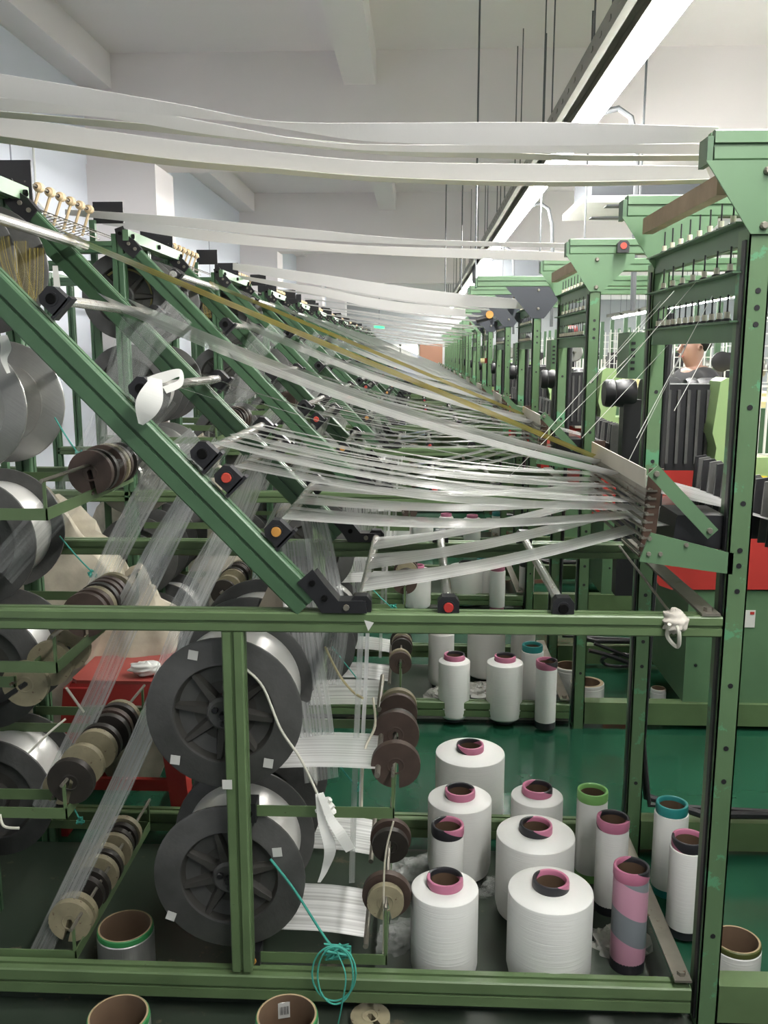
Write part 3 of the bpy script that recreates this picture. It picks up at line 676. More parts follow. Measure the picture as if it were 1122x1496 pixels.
elastic('thin grey-green band edge between the white bands over the nearest creel', [(-160,150),(0,163),(300,189),(560,214),(700,221),(850,227),(1035,227)], [(-160,160),(0,172),(300,200),(560,226),(700,231),(850,235),(1035,235)], 2.03, 2.05, BANDG)
elastic('lowest broad white elastic band over the nearest creel', [(-160,152),(0,170),(240,203),(400,222),(560,236),(800,240),(1030,243)], [(-160,185),(0,207),(240,239),(400,252),(560,264),(800,271),(1040,267)], 2.15, 2.19)
elastic('dark lower hem under the lowest band over the nearest creel', [(-160,180),(0,199),(240,231),(400,246),(560,259),(800,266),(1040,262)], [(-160,187),(0,209),(240,241),(400,254),(560,266),(800,272.5),(1040,268)], 2.141, 2.181, BANDG)
# bands of the second and farther creels, falling from the bobbin racks to the right-hand top rails
def far_band(Y, top, bot, lb): 
    return elastic(lb, top, bot, Y, Y+.03, group='elastic bands of the farther creels')
far_band(3.3, [(95,306),(250,316),(430,333),(620,350),(905,357)], [(95,314),(250,330),(430,348),(620,358),(905,363)], 'upper white elastic band of the second creel from the camera')
far_band(3.7, [(150,318),(300,336),(500,357),(700,364),(880,371)], [(150,328),(300,352),(500,369),(700,378),(880,382)], 'lower white elastic band of the second creel from the camera')
fb = far_band(4.95, [(340,384),(450,398),(600,420),(700,432),(800,440)], [(340,394),(450,414),(600,440),(700,449),(800,452)], 'broad bright elastic band of the third creel from the camera')
f2 = far_band(5.3, [(345,402),(450,418),(560,438),(680,452)], [(345,406),(450,428),(560,452),(680,463)], 'lower bright elastic band of the third creel from the camera')
fb3 = ribbon_mb([P(*q, 4.95) for q in [(340,384),(450,398),(600,420),(700,432),(800,440)]], [P(*q, 4.97) for q in [(340,386.5),(450,402),(600,425),(700,436),(800,443)]], 1, 12).build('elastic_band', BAND, None, None); fb3m = fb3.data; bpy.data.objects.remove(fb3)
for k in range(3, NM):
    for o, nn in ((fb, 'upper'), (f2, 'lower')):
        c = o.copy(); sc.collection.objects.link(c); c.location.y = PITCH*(k-2); c.location.z = -.012*(k-2); c.data = fb3m; c.location.z += (.03 if nn == 'upper' else -.02)-.01*(k % 3); c['label'] = '%s elastic band of the %s' % (nn, creel_name(k))
# ================================================================== BOBBIN RACKS AT THE TOP LEFT
def make_rack(k):
    t = thing('bobbin_rack', 'black-ended wire rack with a row of pale bobbins at the left top, '+creel_name(k), 'bobbin rack', (-1.16, Y0+PITCH*k, 0), 'bobbin racks')
    y0 = 1.04
    MB().box((-.13, y0, 1.80), (.02, y0+.006, 1.955)).build('end_plate', BLK, t)
    MB().box((-.02, y0+.62, 1.86), (.09, y0+.626, 1.935)).build('end_plate', BLK, t)
    MB().box((-.09, y0, 1.785), (-.07, y0+.62, 1.80)).build('shelf_rail', GD, t)
    w_ = MB()
    for j in range(14): 
        y = y0+.03+j*.042; w_.tube([(-.11, y, 1.80), (-.0, y+.02, 1.83), (.08, y, 1.80)], .002, 4)
    for x in (-.1, -.05, 0, .05): w_.tube([(x, y0, 1.805), (x, y0+.62, 1.805)], .002, 4)
    w_.build('wire_mesh', STEEL, t)['kind'] = 'stuff'
    for j in range(6):
        y = y0+.10+j*.085
        b = MB().lathe([(0, -.02), (.006, -.02), (.010, -.014), (.014, -.012), (.0155, 0), (.014, .012), (.010, .014), (.006, .02), (0, .02)], (-.0, y, 1.895), 'y', 14, fm=lambda i, t: 1 if i in (0, 7) else 0).build('bobbin', (BOBW, DBRN), t)
        MB().tube([(-.03, y, 1.805), (-.01, y, 1.86), (0, y, 1.885)], .005, 6).build('bobbin_arm', BOBW, t)
    MB().tube([(0, y0, 1.895), (0, y0+.6, 1.895)], .003, 6).build('spindle', STEEL, t)
    MB().box((-.13, y0-.01, 0), (-.11, y0+.01, 1.80)).build('leg', GD, t); MB().box((-.03, y0+.6, 0), (-.01, y0+.62, 1.87)).build('leg', GD, t)
    return t
rk = make_rack(0)
for k in range(1, NM-1): relabel(copy_tree(rk), 'black-ended wire rack with a row of pale bobbins at the left top, '+creel_name(k), (-1.16, Y0+PITCH*k, 0))
# ================================================================== YARN PACKAGES ON THE FLOOR
def package(px, py, R, kind, label, H_=.25, group='yarn packages on the floor', ring=None, two=None, rot=0):
    d = fw*F+rt*(px-CX)-up*(py-CY); q = Vector((0, 0, CH))+d*((H_+.012-CH)/d.z)
    t = thing('yarn_package', label, 'yarn package', (q.x, q.y, .012), group)
    r = .039; R *= 1.036; ct = H_-.024; z1 = ct-.002
    if kind == 'cone':
        MB().lathe([(r, .020), (R*.84, .016), (R*.95, .024), (R, .045), (R, z1-.006), (R-.001, z1-.002), (R-.004, z1), (r+.004, ct+.005), (r, ct+.004)], (0,0,0), 'z', 64).build('winding', WHITE, t)
    else:
        z1 = H_-.027; MB().lathe([(r, .022), (R-.001, .022), (R, .028), (R, z1-.004), (R-.001, z1), (r, z1+.001)], (0,0,0), 'z', 40).build('winding', WHITE, t); ct = z1
    MB().lathe([(r-.004, 0), (r, 0), (r, .026)], (0,0,0), 'z', 32).build('tube_foot', two or ring, t)
    prof = [(r-.0015, ct-.01), (r, ct), (r+.0015, ct+.005), (r+.0015, H_-.006), (r+.0005, H_-.001), (r-.002, H_), (r-.005, H_-.001), (r-.0065, H_-.004), (r-.0068, H_-.012)]
    c = MB().lathe(prof, (0,0,0), 'z', 48).build('collar', PKB if two else ring, t); c.rotation_euler.z = rot
    MB().lathe([(r-.0068, H_-.012), (r-.007, .01)], (0,0,0), 'z', 32).build('cardboard_tube', CARD, t)
    return t
package(650, 1280, .072, 'cone', 'white cone of yarn with pink and black collar, front left by the rail', ring=PINK, two=CBLK, rot=1.2)
package(805, 1283, .090, 'cone', 'widest white cone of yarn at the front right, pink and black collar', ring=CBLK, two=PINK, rot=3.4)
package(783, 1203, .0925, 'cone', 'big white cone of yarn just behind the widest front one', ring=CBLK, two=PINK, rot=2.85)
package(672, 1152, .0815, 'cone', 'white cone of yarn in the left column, behind the thin black-collared tube', ring=PINK, two=CBLK, rot=1.3)
package(654, 1203, .0385, 'thin', 'thin white tube with black and pink collar before the left cones', ring=CBLK, two=PINK, rot=2.85)
package(785, 1148, .0665, 'cone', 'smaller white cone with pink collar between the big cone and the lime-collared tube', ring=PINK, two=CBLK, rot=0)
package(687, 1086, .0985, 'cone', 'farthest big white cone of the nearest creel, alone on the green floor', ring=CBLK, two=PINK, rot=1.8)
package(866, 1153, .0388, 'thin', 'thin white tube with a lime green collar', ring=LIME)
package(896, 1193, .0385, 'thin', 'thin white tube with pink collar and pink foot behind the striped tube', ring=PINK, two=CBLK, rot=0.7)
tb9 = package(923, 1264, .0382, 'thin', 'nearly empty tube with pink and grey spiral stripes, pink collar', ring=PINK, two=CBLK, rot=-0.2)
pm = bpy.data.materials.new('pink grey striped tube'); pm.use_nodes = True; nt = pm.node_tree; bs = nt.nodes['Principled BSDF']; tc = nt.nodes.new('ShaderNodeTexCoord'); sx = nt.nodes.new('ShaderNodeSeparateXYZ')
mm = nt.nodes.new('ShaderNodeMath'); mm.operation = 'MULTIPLY_ADD'; mm.inputs[1].default_value = 7.2; a2 = nt.nodes.new('ShaderNodeMath'); a2.operation = 'MULTIPLY'; a2.inputs[1].default_value = 3.0
fr_ = nt.nodes.new('ShaderNodeMath'); fr_.operation = 'FRACT'; cr_ = nt.nodes.new('ShaderNodeValToRGB'); cr_.color_ramp.interpolation = 'CONSTANT'
cr_.color_ramp.elements[0].color = (.52, .27, .36, 1); cr_.color_ramp.elements[1].color = (.2, .22, .24, 1); cr_.color_ramp.elements[1].position = .52
nt.links.new(tc.outputs['Object'], sx.inputs[0]); nt.links.new(sx.outputs['X'], a2.inputs[0]); nt.links.new(sx.outputs['Z'], mm.inputs[0]); nt.links.new(a2.outputs[0], mm.inputs[2]); nt.links.new(mm.outputs[0], fr_.inputs[0]); nt.links.new(fr_.outputs[0], cr_.inputs[0]); nt.links.new(cr_.outputs[0], bs.inputs['Base Color']); bs.inputs['Roughness'].default_value = .3
for ch in tb9.children:
    if ch.name.startswith('winding'): ch.data.materials[0] = pm
package(982, 1172, .0415, 'thin', 'thin white tube with a teal collar by the right post', ring=TEAL)
package(1007, 1222, .0415, 'thin', 'thin white tube with black and pink collar against the right post', ring=PINK, two=CBLK, rot=3.9)
S2 = 'on the second creel floor'
package(664, 955, .058, 'cone', 'medium white cone with pink collar, left one '+S2, ring=PINK, two=CBLK, rot=1.3, H_=.262)
package(738, 957, .066, 'cone', 'white cone with pink and black collar in the middle '+S2, ring=PINK, two=CBLK, rot=1.7, H_=.262)
package(778, 941, .042, 'thin', 'thin white tube with teal collar '+S2, ring=TEAL, H_=.262)
package(799, 964, .0375, 'thin', 'thin white tube with pink collar before the teal one '+S2, ring=PINK, two=CBLK, rot=0, H_=.262)
package(645, 915, .052, 'cone', 'white cone partly behind the left cone '+S2, ring=PINK, two=CBLK, H_=.262)
package(711, 905, .078, 'cone', 'large white cone behind the middle cones '+S2, ring=PINK, two=CBLK, rot=1, H_=.262)
package(765, 905, .05, 'thin', 'plain white tube behind the teal-collared tube '+S2, ring=TEAL, H_=.262)
for i, (px, py, R, kd, co) in enumerate(((609, 825, .075, 'cone', PINK), (681, 820, .09, 'cone', CBLK), (727, 826, .042, 'thin', PINK), (707, 815, .042, 'thin', TEAL), (770, 820, .04, 'thin', CBLK), (618, 757, .07, 'cone', PINK), (590, 755, .08, 'cone', CBLK), (566, 758, .06, 'cone', PINK), (690, 752, .06, 'cone', PINK), (727, 748, .04, 'thin', TEAL), (652, 750, .05, 'cone', PINK))):
    package(px, py, R, kd, 'white %s seen under the second rail far back, %s from the left' % ('cone' if kd == 'cone' else 'thin tube', ['third', 'sixth', 'tenth', 'eighth', 'farthest', 'fourth', 'second', 'first', 'seventh', 'ninth', 'fifth'][i]), ring=co, group='yarn packages farther back')
# wide ring bobbins
def ring(px, py, R, H_, label, rim=RIMG, yarn=SILV2, sticker=False, th=.006):
    d = fw*F+rt*(px-CX)-up*(py-CY); q = Vector((0, 0, CH))+d*((H_-CH)/d.z)
    t = thing('wide_bobbin', label, 'bobbin', (q.x, q.y, 0), 'wide cardboard bobbins')
    MB().lathe([(R-th, 0), (R, 0), (R, .012)], (0,0,0), 'z', 48).build('rim', rim, t)
    MB().lathe([(R-.001, .012), (R+.0015, .016), (R+.0015, H_-.016), (R-.001, H_-.012)], (0,0,0), 'z', 48).build('winding', yarn, t)
    MB().lathe([(R, H_-.014), (R+.001, H_-.010), (R, H_-.002), (R-.002, H_)], (0,0,0), 'z', 48).build('rim', rim, t)
    MB().lathe([(R-.002, H_), (R-th, H_), (R-th-.001, H_-.004), (R-th, .0)], (0,0,0), 'z', 48, fm=lambda i, a: 0 if i < 1 else 1).build('cardboard_core', (CARDL, CARD), t)
    if sticker:
        M = Matrix.Rotation(math.radians(105), 4, 'Z'); s = MB().box((R-th-.0025, -.012, H_-.05), (R-th-.001, .012, H_-.015), M=M); so = s.build('barcode_sticker', PAPER, t)
        for j in range(9): MB().box((R-th-.003, -.009+j*.0021, H_-.042), (R-th-.0024, -.009+j*.0021+(.0006 if j % 3 else .0012), H_-.024), M=M).build('barcode_line', BLK, so)
    return t
ring(183, 1352, .062, .115, 'silver-wound wide bobbin with green rims inside the nearest creel at lower left')
ring(173, 1482, .060, .115, 'brown cardboard bobbin with green rim at the bottom edge, left one')
ring(419, 1482, .061, .115, 'brown cardboard bobbin with barcode sticker inside, bottom edge', sticker=True)
ring(1076, 1372, .052, .115, 'wide white bobbin with brown core right of the tall post', rim=mat('olive rim', (.07, .08, .02), .5), yarn=WHITE)
ring(858, 996, .066, .10, 'squat white roll with brown core on the second creel floor, front one', rim=WHITE, yarn=WHITE, th=.016)
ring(832, 972, .058, .13, 'olive-cored white bobbin behind the squat roll on the second creel floor', rim=WHITE, yarn=WHITE)
ring(962, 1005, .03, .06, 'small white ring bobbin behind the rear right post', rim=WHITE, yarn=WHITE)
o = bpy.data.objects.new('brake_weight', disc_mesh(.042, .017, DBEI)); sc.collection.objects.link(o); q = P(541, 1480, 1.0); d = fw*F+rt*(541-CX)-up*(1484-CY); q = Vector((0,0,CH))+d*((.02-CH)/d.z); o.location = (q.x, q.y, .02); o.rotation_euler = (math.radians(-90), 0, .6); tag(o, 'beige slotted disc weight lying flat on the floor at the bottom edge', 'weight')
# clear wrap on the floor
def wrap(px, py, Z, R, label, m=PLASTIC, n=3, seed=1, sy=1., sz=.6):
    rnd = random.Random(seed); d = fw*F+rt*(px-CX)-up*(py-CY); q = Vector((0,0,CH))+d*((Z-CH)/d.z); mb = MB()
    for s_ in range(n):
        N_, M_ = 10, 16; c = Vector((rnd.uniform(-.4, .4)*R, rnd.uniform(-.4, .4)*R, 0)); V = []
        for i in range(N_):
            th = .08+(math.pi/2-.08)*i/(N_-1)
            for j in range(M_):
                a = 2*math.pi*j/M_; r = R*(rnd.uniform(.6, 1.05)); V.append((c.x+r*math.sin(th)*math.cos(a), c.y+sy*r*math.sin(th)*math.sin(a), max(.002, r*sz*math.cos(th))))
        mb.add(V, [(i*M_+j, i*M_+(j+1) % M_, (i+1)*M_+(j+1) % M_, (i+1)*M_+j) for i in range(N_-1) for j in range(M_)])
    o = mb.build('plastic_wrap', m, None, 20, (q.x, q.y, 0)); return tag(o, label, 'plastic wrap', 'crumpled clear wrap')
wrap(610, 1270, .03, .075, 'crumpled clear wrap beside the disc weights on the floor', seed=2)
wrap(585, 1360, .03, .06, 'small crumpled clear wrap under the lower weights', seed=3)
wrap(715, 1295, .02, .05, 'clear wrap behind the front cones', seed=4)
wrap(910, 1380, .02, .075, 'milky clear wrap around the striped tube', seed=5, m=PLAST2, n=2)
wrap(640, 1015, .03, .09, 'milky wrap around the left cones of the second creel', seed=6, m=PLAST2)
wrap(700, 1005, .03, .09, 'milky wrap behind the middle cones of the second creel', seed=7, m=PLAST2)
SACK = mat('cream rag sack', (.42, .38, .30), .85, var=.3, vscale=9, bump=.9, bscale=22)
def sack(x, y, z, sx, sy_, sz_, label, seed, m=SACK, r_=.34):
    rnd = random.Random(seed); N_, M_ = 22, 34; V = []
    fs = [(rnd.choice([1,2,3,5,7,9]), rnd.uniform(0, 6), rnd.uniform(2, 12)) for _ in range(6)]
    for i in range(N_+1):
        th = math.pi*i/N_
        for j in range(M_):
            a = 2*math.pi*j/M_; r = 1+r_*.4*sum(math.sin(f[0]*a+f[1]+f[2]*th) for f in fs)/2.5
            V.append((sx*r*math.sin(th)*math.cos(a), sy_*r*math.sin(th)*math.sin(a), sz_*(1+r*math.cos(th))*.5))
    mb = MB().add(V, [(i*M_+j, i*M_+(j+1) % M_, (i+1)*M_+(j+1) % M_, (i+1)*M_+j) for i in range(N_) for j in range(M_)][::1]); mb.f = [q[::-1] for q in mb.f]
    return tag(mb.build('rag_sack', m, None, 50, (x, y, z)), label, 'sack', 'sacks of waste yarn')
sack(-1.24, 2.75, 0.0, .34, .16, .95, 'tall cream sack of waste yarn between the first two creels at left', 11)
sack(-1.55, 2.75, 0.0, .3, .16, 1.1, 'tall cream sack of waste yarn at the far left behind the spools', 12)
sack(-.98, 2.80, 0.0, .2, .12, .72, 'smaller cream sack behind the middle weights at left', 13)
sack(-1.2, 4.3, 0.0, .35, .16, 1.0, 'cream sack of waste yarn between the second and third creels', 14)
# ================================================================== RED STOOL
t = thing('plastic_stool', 'red plastic stool with square seat behind the big spools', 'stool', (-.86, 2.62, 0))
S = .15; n = MB()
n.prism([(-S+.02,-S), (S-.02,-S), (S,-S+.02), (S,S-.02), (S-.02,S), (-S+.02,S), (-S,S-.02), (-S,-S+.02)], (0,0,.012), (0,0,.448), (1,0,0), (0,1,0)); st = n.build('seat', STOOL, t)
MB().lathe([(0, .001), (.014, .001)], (0,0,.4602), 'z', 10).build('seat_hole', mat('stool hole', (.12, .008, .008), .6), t)
for sx, sy_ in ((1,0), (-1,0), (0,1), (0,-1)):
    a = MB(); W = .15
    for f_, g_ in ((-1, 1),):
        if sx: a.add([(sx*S, -W, .45), (sx*S, W, .45), (sx*(S+.012), W, .39), (sx*(S+.012), -W, .39), (sx*(S-.008), -W, .45), (sx*(S-.008), W, .45), (sx*(S+.004), W, .39), (sx*(S+.004), -W, .39)], [(0,1,2,3),(7,6,5,4),(3,2,6,7),(0,3,7,4),(1,5,6,2)])
        else: a.add([(-W, sy_*S, .45), (W, sy_*S, .45), (W, sy_*(S+.012), .39), (-W, sy_*(S+.012), .39), (-W, sy_*(S-.008), .45), (W, sy_*(S-.008), .45), (W, sy_*(S+.004), .39), (-W, sy_*(S+.004), .39)], [(0,1,2,3),(7,6,5,4),(3,2,6,7),(0,3,7,4),(1,5,6,2)])
    a.build('apron', RED, t)
for sx in (-1, 1):
    for sy_ in (-1, 1):
        l = MB(); c0 = Vector((sx*(S-.02), sy_*(S-.02), .44)); c1 = Vector((sx*(S+.035), sy_*(S+.035), 0)); w0, w1 = .035, .024
        l.add([c0+Vector((-w0,-w0,0)), c0+Vector((w0,-w0,0)), c0+Vector((w0,w0,0)), c0+Vector((-w0,w0,0)), c1+Vector((-w1,-w1,0)), c1+Vector((w1,-w1,0)), c1+Vector((w1,w1,0)), c1+Vector((-w1,w1,0))], [(0,1,2,3),(7,6,5,4),(4,5,1,0),(5,6,2,1),(6,7,3,2),(7,4,0,3)])
        l.build('leg', RED, t)
for s_ in (-1, 1):
    MB().box((-S, s_*(S+.015)-.008, .13), (S, s_*(S+.015)+.008, .165)).build('stretcher', RED, t); MB().box((s_*(S+.015)-.008, -S, .13), (s_*(S+.015)+.008, S, .165)).build('stretcher', RED, t)
sack(-.80, 2.52, .461, .05, .03, .04, 'crumpled white cloth on the red stool', 21, WHITE2, .25)
# ================================================================== ROPES, TAPES AND TIES
def rope(pts, r, m, label, cat='rope', name='brake_rope', n=6, group=None):
    return tag(MB().tube(cr(pts, 6), r, n).build(name, m), label, cat, group)
rope([P(395,1255,1.735), P(430,1300,1.735), P(475,1370,1.735), P(492,1388,1.735)], .0028, ROPET, 'teal rope from the lower big flange to the lever knot')
def loop(px, py, a, b, Y, n=16, s=0): return [P(px+a*math.cos(s+2*math.pi*i/n), py+b*math.sin(s+2*math.pi*i/n), Y+.004*math.sin(i)) for i in range(n+1)]
rope(loop(490, 1425, 26, 42, 1.665), .002, ROPET, 'large hanging loop of teal rope over the bottom rail', 'rope', 'rope_loop')
rope(loop(488, 1422, 32, 40, 1.67), .002, ROPET, 'second hanging loop of teal rope, slightly wider', 'rope', 'rope_loop')
rope([P(492,1390,1.68), P(505,1425,1.66), P(500,1465,1.66), P(494,1496,1.67)], .0016, ROPET, 'loose teal rope end hanging below the bottom rail')
kn = MB(); rn = random.Random(5)
for i in range(7): kn.tube([P(490+rn.uniform(-16, 24), 1388+rn.uniform(-10, 14), 1.725-rn.uniform(0, .02)) for _ in range(5)], .0028, 5)
tag(kn.build('rope_knot', ROPET), 'teal rope knot tied around the lower lever arm', 'knot')
rope([P(360,978,1.74), P(385,1005,1.735), P(410,1065,1.735), P(440,1110,1.735), P(466,1165,1.735)], .0028, ROPEW, 'white twisted cord from the upper big flange to the cloth knot')
def strip(pxs, Y, w_, m, label, name='cloth_tail', cat='cloth strip'):
    path = [P(px, py, Y+(dy or 0)) for px, py, dy in pxs]; tp = []; bt = []
    for i, p in enumerate(path):
        ww = w_[i] if isinstance(w_, list) else w_; d = path[min(i+1, len(path)-1)]-path[max(i-1, 0)]; d.y = 0; nrm = Vector((-d.z, 0, d.x)).normalized()*ww/2
        tp.append(p+nrm+Vector((0, .004, 0))); bt.append(p-nrm)
    o = ribbon_mb(tp, bt, 3, 7).build(name, m, None, None); sf = o.modifiers.new('t', 'SOLIDIFY'); sf.thickness = .001
    return tag(o, label, cat)
strip([(465,1160,0), (470,1200,0), (482,1240,-.01), (475,1270,0), (466,1290,0)], 1.70, [.012,.016,.024,.014,.006], WHITE2, 'left tail of the white cloth knotted on the lever arm')
strip([(468,1160,0), (482,1195,0), (498,1220,-.01), (512,1243,0)], 1.69, [.012,.016,.022,.02], WHITE2, 'right tail of the white cloth knotted on the lever arm')
sk = MB()
for i in range(5): sk.tube([P(470+rn.uniform(-8, 18), 1175+rn.uniform(-10, 12), 1.735-rn.uniform(0, .03)) for _ in range(4)], .006, 6)
tag(sk.build('cloth_knot', WHITE2), 'white cloth knot around the lever arm', 'knot')
rope([P(475,945,1.95), P(495,985,1.95), P(515,1010,1.93), P(530,1020,1.9)], .003, mat('yellowed cord', (.5, .44, .26), .7), 'yellowed twisted cord behind the upper rail')
# white cloth tied on the third rod
strip([(215,556,0), (236,552,0), (262,545,0), (262,560,0), (240,570,-.01)], 1.69, [.012,.02,.014,.012,.014], WHITE2, 'loop of the white cloth bow on the third rod', 'cloth_loop')
strip([(228,553,0), (220,580,-.01), (212,600,-.01), (205,620,0)], 1.665, [.02,.045,.04,.008], WHITE2, 'broad tail of the white cloth bow on the third rod')
# pale cloth tied at the right end of the rail with its cord
rg = sack(*[0, 0, 0], .024, .03, .045, 'pale rag tied round the right end of the rail', 31, mat('dusty rag', (.45, .42, .37), .85, var=.12), .3); q = P(985, 925, 1.70); rg.location = (q.x, 1.705, q.z)
rg.name = 'rag_knot'
rope([P(905,798,2.36), P(945,850,2.05), P(975,890,1.8), P(988,900,1.72)], .003, STEEL, 'slack cord from the rear rail to the rag on the front rail', 'cord', 'cord')
rope([P(985,905,1.69), P(992,925,1.675), P(990,945,1.69), P(975,930,1.695), P(978,912,1.68)], .004, ROPEW, 'loose fold of pale rag on the rail', 'rag', 'rag_fold')
for i, (a, b, Y) in enumerate((((80,610),(116,665),2.2), ((87,783),(135,836),2.2), ((485,945),(568,1045),2.5), ((385,540),(245,620),3.4), ((490,1110),(522,1150),2.0), ((100,1160),(118,1200),2.0), ((535,850),(575,890),3.0))):
    if i == 3: continue
    rope([P(*a, Y), P((a[0]+b[0])/2, (a[1]+b[1])/2+2, Y), P(*b, Y)], .002, ROPET, 'short teal brake rope, %s of those seen' % ORD[i].replace('nearest', 'first'), group='teal brake ropes')
    kk = MB()
    for _ in range(4): kk.tube([P(b[0]+rn.uniform(-7, 7), b[1]+rn.uniform(-7, 7), Y-.01+rn.uniform(-.01, .01)) for _ in range(4)], .003, 5)
    tag(kk.build('rope_knot', ROPET), 'small teal knot at the end of the %s short teal rope' % ORD[i].replace('nearest', 'first'), 'knot', 'teal knots')
rope([P(42,1100,1.78), P(70,1072,1.78), P(96,1050,1.8)], .0025, ROPEW, 'white cord stretched at the left edge above the second lever', 'cord')
rope([P(0,1190,1.74), P(6,1207,1.73), P(28,1210,1.73)], .003, ROPEW, 'white cord knotted at the left edge lever', 'cord')
rope([P(97,1005,1.85), P(122,1040,1.9)], .003, ROPEW, 'short white cord beside the left edge weights', 'cord')
rope([P(575,1200,1.745), P(562,1260,1.75), P(560,1390,1.75), P(555,1400,1.75)], .002, CERAM, 'pale cord from the upper lever end to the lower lever', 'cord')
rope([P(545,1020,1.98), P(548,1060,1.9), P(532,1100,1.85), P(528,1180,1.8)], .003, CERAM, 'pale cord left of the upper disc weights', 'cord')
tp_ = MB(); v = [P(532,906,1.679), P(546,910,1.679), P(538,922,1.679)]; tp_.add(v+[q+Vector((0,.001,0)) for q in v], [(0,2,1),(3,4,5),(0,1,4,3),(1,2,5,4),(2,0,3,5)])
tag(tp_.build('tape_scrap', PAPER), 'small triangular paper scrap on the upper rail', 'tape')
# rags hanging top left
strip([(4,490,0), (8,508,0), (5,525,0), (12,545,0)], 1.8, [.014,.02,.012,.006], WHITE2, 'torn white rag hanging at the left edge')
strip([(80,388,0), (83,420,0), (84,440,0)], 2.35, [.012,.016,.014], WHITE2, 'narrow white tape hanging under the top left rod')
strip([(68,505,0), (74,535,0), (80,562,0)], 2.3, [.01,.012,.006], WHITE2, 'torn white strip hanging left of the first sloping beam')
# fine single threads from the tensioners down to the comb
th = []
for i, (a, b) in enumerate((((1055,405),(930,640)), ((1020,408),(890,560)), ((985,425),(862,560)), ((1010,490),(905,700)), ((975,505),(850,640)), ((1050,480),(985,600)), ((965,440),(790,640)), ((940,500),(740,700)))):
    o = MB().tube([P(*a, 1.9+.05*i), P(*b, 1.9+.05*i)], .0009, 4).build('single_thread', WHITE2); tag(o, 'fine white thread slanting down from the right-hand tensioners, %s of eight' % ORD[i].replace('nearest', 'first'), 'thread', 'fine slanting threads')
